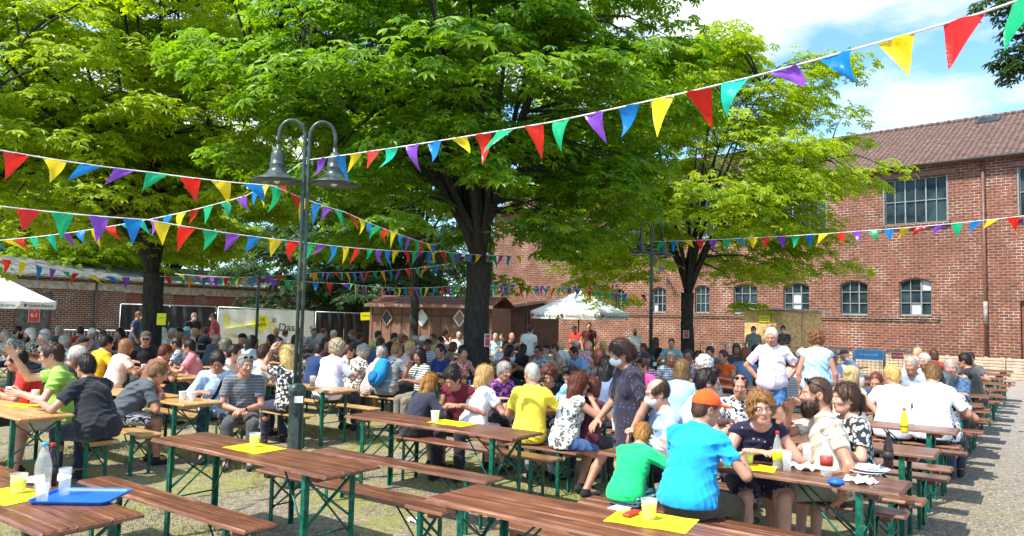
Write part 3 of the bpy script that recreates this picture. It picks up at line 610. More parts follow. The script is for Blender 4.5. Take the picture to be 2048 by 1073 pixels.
# ================================================================ trees
def leaf_template(n=6, L_=.20, W_=.062):
    V = [(0, 0, 0)]; F = []
    for k in range(n):
        a = R(-115+230*k/(n-1)); ln = L_*(1-.32*abs(k-(n-1)/2)/((n-1)/2)); d = np.array([math.sin(a), math.cos(a), 0]); s = np.array([d[1], -d[0], 0]); b = len(V)
        V += [tuple(d*ln*.62+s*W_*.5+(0, 0, -.012)), tuple(d*ln+(0, 0, -.065*ln/L_)), tuple(d*ln*.62-s*W_*.5+(0, 0, -.012))]; F.append((0, b, b+1, b+2))
    return np.array(V), np.array(F)
LT, LF = leaf_template()
def leaves_mesh(name, pos, nor, scale, mat, r):
    n = len(pos); a = r.uniform(0, 2*np.pi, n); z = nor/np.linalg.norm(nor, axis=1, keepdims=True)
    ref = np.stack([np.cos(a), np.sin(a), np.zeros(n)], 1); x = np.cross(ref, z); x /= np.linalg.norm(x, axis=1, keepdims=True)+1e-9; y = np.cross(z, x)
    Rm = np.stack([x, y, z], 2)*scale[:, None, None]; V = np.einsum('nij,kj->nki', Rm, LT)+pos[:, None, :]
    F = (LF[None]+(np.arange(n)*len(LT))[:, None, None]).reshape(-1, 4); return mesh_np(name, V.reshape(-1, 3), F, mat, smooth=False)
def tree(label, base, tr, fork, cz, rad, npads, nl, mat, seed, lsc=1.0, padr=.8, nlimb=9, lean=(0, 0), group='chestnut trees', cat='tree', off=(0, 0), trunk=True, low=-.75, shell=.35, extra=()):
    r = np.random.default_rng(seed); rr = random.Random(seed); t = empty('chestnut_tree', (base[0], base[1], 0), 0, label, cat, group)
    top = np.array([lean[0], lean[1], fork]); C = np.array([off[0], off[1], cz]); rad = np.array(rad, float)
    if trunk:
        w = MB(); n = 14; m = 12; V = []
        for i in range(m+1):
            s = i/m; c = top*s; rad_i = tr*(1.0+.55*math.exp(-s*9)-.12*s+.06*max(0, s-.8)*5)
            for j in range(n): a = 2*math.pi*j/n; q = rad_i*(.97+.07*math.sin(3*a+seed+s*3)+.05*math.sin(5*a+s*8)+.05*rr.uniform(-1, 1)); V.append((c[0]+q*math.cos(a), c[1]+q*math.sin(a), c[2]-.03*(i == 0)))
        w.add(V, [(i*n+j, i*n+(j+1) % n, (i+1)*n+(j+1) % n, (i+1)*n+j) for i in range(m) for j in range(n)]+[tuple(range(m*n, m*n+n))], 0, True); w.build('trunk', M['bark'], t)
    w = MB(); nodes = []; nlimb = int(nlimb*1.5)
    for k in range(nlimb):
        az = 2*math.pi*(k+rr.uniform(-.3, .3))/nlimb; el = rr.choice([.15, .45, .8, 1.1]) if k else 1.4
        end = C+rad*np.array([math.cos(az)*math.cos(el), math.sin(az)*math.cos(el), math.sin(el)*.95-.15])*.82; mid = top*.72+end*.28+np.array([0, 0, .42*rad[2]*math.cos(el)+rr.uniform(-.3, .3)])
        pts = []; 
        for i in range(11): s = i/10; pts.append((1-s)**2*top+2*s*(1-s)*mid+s*s*end+np.array([rr.uniform(-.05, .05) for _ in range(3)])*(0 < i < 10))
        pts[0] = top-np.array([0, 0, .15]); r0 = tr*rr.uniform(.20, .36)*(1.3 if k == 0 else 1); w.tube(pts, [r0*(1-.88*i/10)+.01 for i in range(11)], 7)
        nodes += [(p, r0*(1-.88*i/10)) for i, p in enumerate(pts) if i >= 2]
    NP = np.array([p for p, _ in nodes])
    pads = []
    while len(pads) < npads:
        d = r.normal(size=3); d /= np.linalg.norm(d)
        if d[2] < low: continue
        q = shell+(1-shell)*r.random()**.55; p = C+rad*d*q*(1+.10*math.sin(5*math.atan2(d[1], d[0])+seed)+.06*math.sin(9*d[2]+seed)); 
        if p[2] < fork*.75 and not extra: continue
        pads.append(p)
    for e in extra: pads.append(np.array(e[:3])-np.array([base[0], base[1], 0]))
    pos = []; nor = []; sc = []
    for p in pads:
        k = int(np.argmin(np.linalg.norm(NP-p, axis=1)+.3*np.maximum(0, NP[:, 2]-p[2]))); q = NP[k]; d = np.linalg.norm(p-q); mid = (p+q)/2+np.array([0, 0, .12*d])
        w.tube([q, (q+mid)/2+np.array([0, 0, .03]), mid, (mid+p)/2+np.array([0, 0, .02]), p], [min(.045, nodes[k][1]), .026, .018, .012, .006], 4, cap=False)
        m = int(nl*r.uniform(.7, 1.3)); R_ = padr*r.uniform(.7, 1.25); out = (p-C)/rad; out /= np.linalg.norm(out)+1e-6
        a = r.uniform(0, 2*np.pi, m); rad_ = np.sqrt(r.random(m))*R_; o = np.stack([rad_*np.cos(a), rad_*np.sin(a), r.normal(0, .10, m)*R_+.03-.32*rad_**2/R_], 1)
        pos.append(p+o); nn = np.stack([o[:, 0]*.5+out[0]*.35, o[:, 1]*.5+out[1]*.35, np.ones(m)*1.0], 1)+r.normal(0, .28, (m, 3)); nor.append(nn); sc.append(r.uniform(.65, 1.2, m)*lsc)
    w.build('branches', M['bark'], t)
    o = bpy.data.objects.new('crown', leaves_mesh('crown', np.concatenate(pos), np.concatenate(nor), np.concatenate(sc), M[mat], r)); link(o, t); return t
def gp(px, Y): d = ray(px, 640); return d[0]/d[1]*Y, Y
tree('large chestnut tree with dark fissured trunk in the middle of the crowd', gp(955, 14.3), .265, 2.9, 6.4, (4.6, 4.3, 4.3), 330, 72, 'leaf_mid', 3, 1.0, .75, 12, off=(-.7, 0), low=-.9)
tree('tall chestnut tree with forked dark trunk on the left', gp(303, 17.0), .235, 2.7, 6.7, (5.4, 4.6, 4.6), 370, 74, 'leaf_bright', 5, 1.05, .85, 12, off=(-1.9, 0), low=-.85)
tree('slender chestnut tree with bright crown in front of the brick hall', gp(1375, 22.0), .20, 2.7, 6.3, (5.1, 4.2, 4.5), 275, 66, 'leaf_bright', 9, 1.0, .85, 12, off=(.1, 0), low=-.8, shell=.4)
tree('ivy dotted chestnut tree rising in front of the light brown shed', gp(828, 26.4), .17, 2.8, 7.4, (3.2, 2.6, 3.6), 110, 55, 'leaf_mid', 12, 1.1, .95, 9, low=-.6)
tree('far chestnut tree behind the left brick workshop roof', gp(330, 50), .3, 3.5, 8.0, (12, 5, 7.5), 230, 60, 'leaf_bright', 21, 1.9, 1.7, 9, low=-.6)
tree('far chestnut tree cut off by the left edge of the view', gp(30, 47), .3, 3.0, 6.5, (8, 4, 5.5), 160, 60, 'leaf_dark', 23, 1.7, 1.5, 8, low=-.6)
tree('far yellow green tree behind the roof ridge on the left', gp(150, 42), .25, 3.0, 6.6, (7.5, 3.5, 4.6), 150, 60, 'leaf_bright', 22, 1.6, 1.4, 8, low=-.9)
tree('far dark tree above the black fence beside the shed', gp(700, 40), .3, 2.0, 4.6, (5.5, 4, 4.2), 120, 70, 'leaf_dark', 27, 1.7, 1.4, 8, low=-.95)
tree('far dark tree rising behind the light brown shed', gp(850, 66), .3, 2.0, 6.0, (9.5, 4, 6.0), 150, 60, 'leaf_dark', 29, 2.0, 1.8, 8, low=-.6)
# tree outside the right edge: only its outer boughs reach into view
ex = [PD(x, y, 8.5+rng.uniform(-.3, .3)) for x, y in ((2040, 20), (2010, 8), (2035, 60), (2050, 95), (2020, 120), (2062, 140), (2000, 0), (2070, 40), (2045, 135))]
tree('tree at the upper right corner with only its outer twigs in view', (9.6, 9.4), .3, 3.2, 7.6, (3.0, 2.6, 2.6), 90, 40, 'leaf_dark', 31, .62, .30, 8, low=-.5, extra=ex)
for px, py, Y, wd, hh, mt, lab in ((975, 681, 13.93, .12, .24, 'red_sign', 'small red sign nailed to the middle tree trunk'), (1372, 669, 21.72, .17, .22, 'red_sign', 'small red sign nailed to the slender chestnut trunk'), (323, 639, 16.6, .20, .26, 'yellow', 'small yellow sign on the left tree trunk')):
    sign('tree_sign', lab, tuple(PD(px, py, Y)), wd, hh, mt, 0, (('BITTE', .03, .035),), tm='ink' if mt == 'yellow' else 'white')
# ================================================================ street lamps
def street_lamp(p, rot, lab):
    e = empty('street_lamp', (p[0], p[1], 0), rot, lab, 'street lamp', 'double arched street lamps'); w = MB()
    w.lathe([(.105, -.01), (.105, .05), (.088, .09), (.078, .14), (.078, .98), (.092, 1.0), (.092, 1.05), (.05, 1.09)], n=20)
    w.box((0, -.073, .55), (.075, .02, .42), 0, None, .006); w.box((-.01, -.088, .80), (.03, .012, .05)); w.build('base', M['dark_green'], e)
    w = MB(); w.box((.03, -.10, .93), (.09, .012, .07)); w.build('number_plate', M['white'], e)
    for s in (-1, 1):
        w = MB(); r = .138; pts = [(s*.024, 0, 1.05), (s*.024, 0, 2.4), (s*.024, 0, 3.76)]
        for k in range(1, 13): a = math.pi*k/12; pts.append((s*(.024+r-r*math.cos(a)), 0, 3.76+r*1.3*math.sin(a)))
        pts.append((s*(.024+2*r), 0, 3.64)); w.tube(pts, .0195, 12); w.build('pole_arm', M['dark_green'], e)
        w = MB(); x = s*(.024+2*r)
        w.lathe([(.022, 3.66), (.03, 3.65), (.025, 3.61), (.045, 3.60), (.070, 3.56), (.078, 3.50), (.078, 3.45), (.088, 3.445), (.088, 3.43), (.080, 3.40), (.10, 3.36), (.15, 3.315), (.21, 3.285), (.268, 3.262), (.268, 3.255)][::-1], (x, 0, 0), 28)
        sh = w.build('lamp_shade', M['dark_green'], e)
        w = MB(); w.lathe([(.262, 3.257), (.205, 3.272), (.14, 3.305), (.06, 3.345)], (x, 0, 0), 24); w.build('reflector', M['ceramic'], sh)
        w = MB(); w.ball((x, 0, 3.30), (.05, .05, .07), 12); w.build('bulb', M['white'], sh)
    return e
street_lamp(gp(600, 7.98), .18, 'double arched dark green street lamp between the front tables')
street_lamp(gp(1302, 15.8), .5, 'double arched street lamp left of the slender chestnut')
q = PD(518, 553, 23); w = MB(); w.tube([(0, 0, 0), (0, 0, q[2])], .045, 10); w.tube([(0, 0, 0), (0, 0, 1.0)], .07, 10); w.tube([(0, 0, q[2]-.02), (0, 0, q[2]+.04)], .07, 10); o = w.build('bunting_post', M['dark_green'], None, (q[0], q[1], 0)); tag(o, 'thin dark post in front of the white banner', 'post')
# ================================================================ bunting
PC = {}
def foil(name, c):
    m, N, L, b = newmat('pennant foil '+name, c, .3); t = N.new('ShaderNodeBsdfTranslucent'); t.inputs[0].default_value = (*[min(1, x*1.2+.02) for x in c], 1); ms = N.new('ShaderNodeMixShader'); ms.inputs[0].default_value = .35
    v = objvec(N); f = noise(N, L, v, 14, 3, .5, .3, .7); bump(N, L, b, f, .35, .01)
    L.new(b.outputs[0], ms.inputs[1]); L.new(t.outputs[0], ms.inputs[2]); L.new(ms.outputs[0], N['Material Output'].inputs[0]); PC[name] = m
for k_, c_ in (('green', (.0, .42, .16)), ('purple', (.24, .06, .50)), ('blue', (.0, .20, .56)), ('yellow', (.85, .62, .0)), ('red', (.72, .015, .005)), ('orange', (.80, .36, .01)), ('teal', (.0, .55, .36))): foil(k_, c_)
CORD = simple('white bunting cord', (.8, .8, .8), .6)
def bunting(pts, label, pitch, start, wd=.195, ht=.27, seq=('green', 'red', 'yellow', 'blue', 'purple'), wind=.5, seed=1, sag=.06):
    rr = random.Random(seed); P3 = [PD(*p) for p in pts]; e = empty('bunting', P3[0], 0, label, 'bunting', 'pennant strings across the yard'); o0 = P3[0]
    fine = []
    for a, b in zip(P3, P3[1:]):
        L_ = np.linalg.norm(b-a); n = max(6, int(L_/.2))
        for i in range(n): s = i/n; fine.append(a+(b-a)*s-np.array([0, 0, sag*4*s*(1-s)*L_/6]))
    fine.append(P3[-1]); w = MB(); w.tube([p-o0 for p in fine], .006, 5); w.build('cord', CORD, e)
    acc = [0]
    for a, b in zip(fine, fine[1:]): acc.append(acc[-1]+np.linalg.norm(b-a))
    s = start; k = 0; acc = np.array(acc); FP = np.array(fine); lw = rr.uniform(-.3, .3)
    while s+wd < acc[-1]:
        a = np.array([np.interp(s, acc, FP[:, i]) for i in range(3)])-o0; b = np.array([np.interp(s+wd, acc, FP[:, i]) for i in range(3)])-o0
        x = b-a; hx = nrm([x[0], x[1], 0]); nn = np.array([-hx[1], hx[0], 0]); lw = .6*lw+.6*rr.gauss(0, wind); slant = max(-.75, min(.75, .6*lw+rr.gauss(0, .14))); lift = rr.gauss(0, .35)+abs(lw)*.4; slant = slant if rr.random() > .25 else rr.choice([-.62, -.45, .5, .68])
        h_ = ht*rr.uniform(.88, 1.06)*(1-.55*min(1, abs(slant)))
        tip = (a+b)/2+hx*slant*ht+np.array([0, 0, -h_])+nn*lift*ht*.6
        V = []; nr = 6; nc = 4; cv = rr.uniform(-.05, .05)
        for i in range(nr+1):
            t = i/nr
            for j in range(nc+1):
                q = j/nc; p = (a+(b-a)*q)*(1-t)+tip*t; p = p+nn*(cv*math.sin(math.pi*t)+.016*math.sin(q*6+t*5+k)*(1-t)); V.append(p)
        w = MB(); w.add(V, [(i*(nc+1)+j, i*(nc+1)+j+1, (i+1)*(nc+1)+j+1, (i+1)*(nc+1)+j) for i in range(nr) for j in range(nc)], 0, True)
        w.build('pennant', PC[seq[k % len(seq)]], e); k += 1; s += pitch*rr.uniform(.93, 1.07)
    return e
bunting([(4300, -640, 2.2), (2140, -35, 3.0), (1945, 32, 3.4), (1500, 155, 4.4), (1100, 245, 5.7), (620, 320, 7.95)], 'bunting string from the front lamp up to the upper right corner', .305, .06, seq=('yellow', 'blue', 'purple', 'teal', 'red', 'yellow', 'blue', 'purple', 'green', 'red', 'green', 'red'), seed=4, wind=.25, sag=.02)
bunting([(-90, 285, 5.6), (0, 301, 6.0), (300, 345, 7.0), (545, 372, 7.6), (690, 425, 9.2), (872, 492, 12.5)], 'uppermost bunting string on the left, running to the middle tree', .285, .15, seq=('green', 'red', 'yellow', 'blue', 'purple', 'green', 'red', 'yellow', 'blue'), seed=8, wind=.7)
bunting([(-80, 403, 6.2), (294, 440, 7.4), (600, 484, 9.0), (880, 503, 13.0), (1042, 512, 15.5)], 'second bunting string on the left, crossing behind the lamp pole', .29, .12, seq=('yellow', 'red', 'green', 'purple', 'blue'), seed=12, wind=.5)
bunting([(-60, 492, 11.5), (0, 481, 11), (257, 447, 10.2), (492, 392, 9.0), (611, 322, 8.0)], 'bunting string rising from the left edge to the lamp top', .29, .1, seq=('teal', 'purple', 'blue', 'yellow', 'red', 'green'), seed=15, wind=.8)
bunting([(-40, 508, 13), (60, 528, 14), (165, 549, 15.5), (276, 556, 16.4)], 'short bunting string from the left edge to the left trunk', .36, .1, seq=('green', 'red', 'yellow', 'blue', 'purple'), seed=19, ht=.3, wind=.15)
bunting([(320, 553, 16.6), (520, 553, 20), (640, 545, 20), (900, 528, 14.6)], 'bunting string from the left trunk past the thin post', .40, .1, seq=('red', 'green', 'orange', 'blue', 'purple'), seed=22, ht=.30, wd=.22)
bunting([(350, 548, 24), (520, 556, 23), (700, 568, 23), (925, 571, 15)], 'low bunting string over the black fence', .42, .1, seq=('yellow', 'blue', 'red', 'purple', 'green'), seed=25, ht=.34, wd=.24)
bunting([(980, 571, 15), (1130, 575, 19), (1300, 590, 15.9)], 'bunting string across the white parasol peak', .34, .1, seq=('teal', 'purple', 'blue', 'yellow', 'red', 'green'), seed=28, ht=.28, wind=.12)
bunting([(985, 566, 16), (1240, 568, 24)], 'upper bunting string right of the middle trunk', .42, .1, seq=('green', 'purple', 'blue', 'yellow', 'red'), seed=29, ht=.3, wd=.22)
bunting([(1303, 484, 15.7), (1550, 474, 14.2), (1860, 452, 12.3), (2120, 424, 10.8), (3300, 300, 7.5)], 'bunting string in front of the brick hall from the far lamp', .27, .15, wd=.18, ht=.25, seq=('green', 'blue', 'yellow', 'red', 'purple'), seed=33, wind=.3, sag=.02)
bunting([(1306, 497, 15.9), (1330, 545, 19), (1360, 592, 24)], 'short steep bunting string behind the far lamp', .40, .1, wd=.22, seq=('blue', 'purple', 'red', 'yellow', 'green'), seed=36, ht=.3)
# ================================================================ beer tables and benches
def board(mb, L_, Wd, z, th, edge=1, n=3, r=.012):
    """top made of n boards with soft edges, long axis x"""
    w = Wd/n
    for k in range(n):
        y0, y1 = -Wd/2+k*w, -Wd/2+(k+1)*w; g0 = .0 if k == 0 else .0022; g1 = .0 if k == n-1 else .0022
        V = []; 
        e0 = r if k == 0 else .003; e1 = r if k == n-1 else .003
        for x, ins in ((-L_/2, 0), (-L_/2+r, 1), (L_/2-r, 1), (L_/2, 0)):
            t = z if ins else z-r
            V += [(x, y0+g0, z-th+.004), (x, y0+g0, z-e0 if ins else z-e0-r*.4), (x, y0+g0+e0, t), (x, y1-g1-e1, t), (x, y1-g1, z-e1 if ins else z-e1-r*.4), (x, y1-g1, z-th+.004)]
        F = []; mi = []
        b = 0
        for i in range(3):
            for j in range(5): F.append((i*6+j, i*6+j+1, (i+1)*6+j+1, (i+1)*6+j))
            F.append((i*6+5, i*6, (i+1)*6, (i+1)*6+5))
        F += [(0, 5, 4, 3, 2, 1), (18, 19, 20, 21, 22, 23)]
        start = len(mb.f); mb.add(V, F, 0, False)
        for q in range(start, len(mb.f)):
            o = q-start
            if o < 18:
                j = o % 6
                if (j == 0 and k == 0) or (j == 4 and k == n-1): mb.m[q] = edge
            else: mb.m[q] = edge
def legs(z, wy, xin, lw, ins):
    """leg frame standing at local x=0; braces lean inwards (towards -x*ins)"""
    w = MB()
    for s in (-1, 1):
        w.box((0, s*wy, z/2), (lw*.35, lw, z)); w.box((-ins*lw*.4, s*(wy+lw*.35), z/2), (lw*.8, lw*.22, z))
    w.box((0, 0, z-.012), (lw, 2*wy, .02)); w.tube([(0, -wy, z*.42), (0, wy, z*.42)], .007, 6)
    w.bar((.004, -wy, z*.52), (.004, wy, z*.93), .022, .012); w.bar((-.008, wy, z*.52), (-.008, -wy, z*.93), .022, .012)
    for s in (-1, 1): w.tube([(0, s*wy*.9, z*.38), (-ins*xin, s*wy*.25, z-.02)], .0075, 6)
    return w
def make_table(tan, Lt=2.2, Wt=.50, H=.775):
    e = empty('beer_table'); w = MB(); board(w, Lt, Wt, H, .03, 1, 3)
    for s in (-1, 1): w.box((s*.93, 0, H-.048), (.07, Wt*.82, .045), 0)
    w.build('tabletop', [M['tan_wood'], M['tan_edge']] if tan else [M['brown_wood'], M['edge']], e)
    for s in (-1, 1): o = legs(H-.028, .205, .46, .042, s).build('leg_frame', M['green'], e); o.location = (s*.86, 0, 0)
    return e
def make_bench(tan, Lt=2.2, Wt=.255, H=.475):
    e = empty('beer_bench'); w = MB(); board(w, Lt, Wt, H, .028, 1, 2)
    for s in (-1, 1): w.box((s*.97, 0, H-.044), (.06, Wt*.8, .04), 0)
    w.build('seat', [M['tan_wood'], M['tan_edge']] if tan else [M['brown_wood'], M['edge']], e)
    for s in (-1, 1): o = legs(H-.026, .10, .34, .034, s).build('leg_frame', M['green'], e); o.location = (s*.88, 0, 0)
    return e
PT = {}
def place(kind, tan, u, v, label, dr=0):
    k = (kind, tan)
    if k not in PT: PT[k] = (make_table if kind == 't' else make_bench)(tan); o = PT[k]
    else: o = copy_tree(PT[k])
    p = uv(u, v); o.location = (p[0], p[1], 0); o.rotation_euler = (0, 0, TABROT+dr)
    tag(o, label, 'table' if kind == 't' else 'bench', 'folding beer tables' if kind == 't' else 'folding beer benches'); return o
ORD = ['first', 'second', 'third', 'fourth', 'fifth', 'sixth', 'seventh', 'eighth', 'ninth', 'tenth', 'eleventh', 'twelfth', 'thirteenth', 'fourteenth']
BEN = .575
cols = [
 (.80, [3.54, 5.60, 7.31, 9.0, 10.65, 12.3, 14.0, 15.7, 17.4, 19.1, 20.8, 22.5], 0, 'rightmost column', {}),
 (3.88, [1.84, 3.54, 5.63, 7.3, 9.0, 10.7, 12.4, 14.1, 15.8, 17.5, 19.2, 20.9], 0, 'second column from the right', {}),
 (8.0, [3.28, 4.94, 7.1, 9.5, 12.9, 14.6, 16.3, 18.0], 1, 'lamp post column', {2: 0}),
 (11.1, [6.7, 8.4, 10.1, 11.8, 13.5, 15.2, 16.9, 18.6], 1, 'fourth column', {}),
 (14.4, [7.2, 10.9, 12.6, 14.3, 19.6], 0, 'left trunk column', {}),
 (17.9, [7.7, 9.4, 11.1, 12.8, 14.5], 0, 'farthest left column', {})]
TABLES = []
for ci, (u0, vs, tan, cname, _x) in enumerate(cols):
    wd = 'pale wooden' if tan else 'brown'
    for k, v in enumerate(vs):
        special = {(0, 0): 'brown beer table with a yellow mat at the bottom edge, right of centre', (1, 0): 'brown beer table with the blue tray in the bottom left corner', (1, 1): 'empty brown beer table with one yellow mat in front of the lamp post', (1, 2): 'brown beer table with a yellow mat behind the blonde ponytail', (0, 1): 'brown beer table holding plates and bottles in front of the bearded person', (2, 0): 'pale wooden beer table with two beer mugs at the left edge', (2, 1): 'pale wooden beer table with white cups beside the person in grey', (2, 2): 'pale wooden beer table with a tall beer right of the lamp post'}
        lab = special.get((ci, k), f'{wd} beer table, {ORD[k]} from the front in the {cname}')
        uc = u0+1.1; TABLES.append((uc, v)); dr = 0 if k < 3 else rng.uniform(-.02, .02)
        place('t', tan, uc, v, lab, dr)
        for s, nm in ((-1, 'near'), (1, 'far')):
            bu = uc+rng.uniform(-.08, .08); bv = v+s*BEN
            if (ci, k, s) == (1, 1, 1): bu = 4.55
            if (ci, k, s) == (1, 1, -1): bu = 5.2
            if (ci, k, s) == (1, 0, 1): bu = 4.1; continue
            if (ci, k, s) == (0, 0, 1): bu = 1.9
            if (ci, k, s) == (0, 0, -1): bu = 1.6
            place('b', tan, bu, bv, f'{wd} bench, {nm} side of the {ORD[k]} table, {cname}', rng.uniform(-.02, .02))
# ================================================================ things on the tables
def T(px, py, z=.7755): p = P(px, py, z); return (p[0], p[1], z)
def mat_(px, py, lab, ang=0, wd=.42, h=.30):
    e = MB(); n = 6
    V = [(-wd/2+wd*i/n, s*h/2, .003+.002*math.sin(i*2+s)) for s in (-1, 1) for i in range(n+1)]; V2 = [(x, y, z-.0022) for x, y, z in V]
    e.add(V+V2, [(i, i+1, n+2+i, n+1+i) for i in range(n)]+[(2*n+2+i, 3*n+3+i, 3*n+4+i, 2*n+3+i) for i in range(n)])
    o = e.build('placemat', M['yellow'], None, T(px, py), TABROT+ang); tag(o, lab, 'placemat', 'yellow paper placemats'); return o
def cup(px, py, lab, col='yellow', z=.782, h=.105, r=.045, beer=False):
    p = T(px, py, z); e = empty('plastic_cup', p, rng.uniform(0, 6), lab, 'cup'); w = MB()
    w.lathe([(r*.72, .0), (r*.74, .004), (r*.98, h-.006), (r*1.05, h), (r*.96, h-.002), (r*.70, .008), (0.001, .007)], n=20); w.build('cup', M['glass'] if col == 'yellow' else M[col], e)
    if col == 'yellow': w = MB(); w.lathe([(r*.75, .012), (r*.90, h*.68), (0.001, h*.68+.002)], n=20); w.build('printed_band', M['yellow'], e)
    return e
def bottle(px, py, lab, cap='red', liquid='glass', z=.776, h=.27, r=.036, lab2=None):
    p = T(px, py, z); e = empty('bottle', p, 0, lab, 'bottle', 'drink bottles'); w = MB()
    pr = [(r*.8, 0), (r, .012), (r*.94, .05), (r, .075), (r, h*.48), (r*.96, h*.56), (r*.62, h*.78), (r*.34, h*.88), (r*.34, h*.93)]
    w.lathe(pr, n=18); w.build('bottle_body', M[liquid] if liquid in M else liquid, e); w = MB(); w.lathe([(r*.40, h*.93), (r*.42, h), (r*.36, h+.004)], n=14); w.build('cap', M[cap], e)
    if lab2: w = MB(); w.lathe([(r*1.015, h*.24), (r*1.015, h*.46)], n=18); w.build('bottle_label', M[lab2], e)
    return e
def glass(px, py, lab, z=.776, h=.15, r=.034):
    p = T(px, py, z); w = MB(); w.lathe([(r*.8, 0), (r, h), (r*.93, h), (r*.72, .012), (.001, .012)], n=20); o = w.build('drinking_glass', M['glass'], None, p); tag(o, lab, 'glass'); return o
def mug(px, py, lab, z=.776, h=.15, full=.8):
    p = T(px, py, z); e = empty('beer_mug', p, rng.uniform(0, 6), lab, 'beer mug', 'glass beer mugs'); w = MB(); r = .042
    w.lathe([(r*.95, 0), (r, .01), (r, h), (r*.9, h), (r*.88, .015), (.001, .015)], n=18); w.build('mug_body', M['glass'], e)
    w = MB(); w.tube([(r*.95, 0, h*.8), (r+.03, 0, h*.78), (r+.038, 0, h*.5), (r+.03, 0, h*.25), (r*.95, 0, h*.2)], .007, 8); w.build('handle', M['glass'], e)
    w = MB(); w.lathe([(r*.86, .017), (r*.88, h*full), (.001, h*full)], n=18); w.build('beer', M['beer'], e); w = MB(); w.lathe([(r*.88, h*full+.001), (r*.88, h*.98), (.001, h*1.0)], n=18); w.build('foam', M['foam'], e); return e
def plate(px, py, lab, z=.776, r=.13, tilt=0, napkin=True):
    e = empty('plate', T(px, py, z), 0, lab, 'plate'); e.rotation_euler = (tilt, tilt*.6, .4); w = MB(); w.lathe([(r*.55, 0), (r*.62, .003), (r, .018), (r*.98, .021), (r*.6, .008), (.001, .007)], n=30); w.build('dish', M['ceramic'], e); return e
def napkin(px, py, lab, z=.78, s=.09, seed=1):
    rr = random.Random(seed); n = 9; V = []
    for i in range(n):
        for j in range(n): x, y = (i/(n-1)-.5)*2*s, (j/(n-1)-.5)*2*s; V.append((x+rr.gauss(0, .006), y+rr.gauss(0, .006), abs(rr.gauss(.0, .016))+.002))
    w = MB(); w.add(V, [(i*n+j, (i+1)*n+j, (i+1)*n+j+1, i*n+j+1) for i in range(n-1) for j in range(n-1)], 0, False); o = w.build('paper_napkin', M['white'], None, T(px, py, z) if z > .1 else tuple(P(px, py, z)), rr.uniform(0, 3)); tag(o, lab, 'napkin'); return o
mat_(509, 897, 'yellow placemat under a cup on the empty brown table', .0); cup(509, 893, 'clear cup with yellow print on the mat in front of the lamp post')
mat_(1303, 1042, 'yellow placemat on the bottom brown table behind the child in green', .15, .44, .30); cup(1298, 1038, 'clear cup with yellow print at the bottom centre behind the turquoise T-shirt')
w = MB(); w.box((0, 0, .012), (.13, .045, .02), 0, None, .008); o = w.build('ketchup_packet', M['red_sign'], None, T(1262, 1031, .781), .9); tag(o, 'red and white snack wrapper on the bottom yellow mat', 'packet')
w = MB(); w.box((0, 0, .002), (.10, .10, .003)); o = w.build('beer_coaster', M['white'], None, T(1239, 1017, .777), .9); tag(o, 'white square beer coaster behind the bottom yellow mat', 'coaster')
mat_(905, 847, 'yellow placemat on the table behind the empty front table', 0, .45, .28); cup(870, 843, 'white paper cup beside the blonde ponytail', 'white', .782)
mat_(22, 992, 'yellow placemat at the left edge beside the blue tray', .2, .4, .3); cup(36, 985, 'clear cup with yellow print at the left edge')
e = empty('serving_tray', T(163, 997, .777), .04, 'blue plastic serving tray on the bottom left table', 'tray'); w = MB(); tw, th_ = .215, .165
def rr_(a, b, r, z, n=5):
    return [(sx*(a-r)+r*math.cos(t), sy*(b-r)+r*math.sin(t), z) for sx, sy, t0 in ((1, 1, 0), (-1, 1, 1), (-1, -1, 2), (1, -1, 3)) for t in [math.pi/2*(t0+k/n) for k in range(n+1)]]
rings = [rr_(tw*.92, th_*.90, .03, 0), rr_(tw*.97, th_*.97, .035, .014), rr_(tw, th_, .04, .018), rr_(tw*.995, th_*.995, .04, .022), rr_(tw*.95, th_*.94, .035, .018), rr_(tw*.91, th_*.88, .03, .006)]
m = len(rings[0]); V = [p for r_ in rings for p in r_]; w.add(V, [(i*m+j, i*m+(j+1) % m, (i+1)*m+(j+1) % m, (i+1)*m+j) for i in range(5) for j in range(m)]+[tuple(range(m))[::-1], tuple(range(5*m, 6*m))]); w.build('tray_body', M['blue_tray'], e)
glass(128, 990, 'empty tall glass standing on the blue tray', .784, .15); bottle(84, 980, 'large clear water bottle with light blue cap beside the blue tray', 'blue', 'glass', .776, .27, .045); bottle(101, 972, 'dark soda bottle with red cap behind the water bottle', 'red', 'cola', .776, .25, .034, 'ink')
glass(83, 1008, 'short empty glass in front of the water bottle', .776, .11, .034); plate(95, 963, 'white plate behind the bottles on the bottom left table')
mug(18, 800, 'glass beer mug at the left edge of the pale table'); mug(70, 807, 'glass beer mug in front of the light green T-shirt'); mat_(45, 812, 'yellow placemat between the two beer mugs', .3, .34, .24)
cup(365, 800, 'white cup nearest the person in grey', 'white', .776, .10); cup(385, 801, 'white cup beside the light blue blouse', 'white', .776, .10)
mug(625, 776, 'tall beer with foam right of the lamp post', h=.17, full=.75)
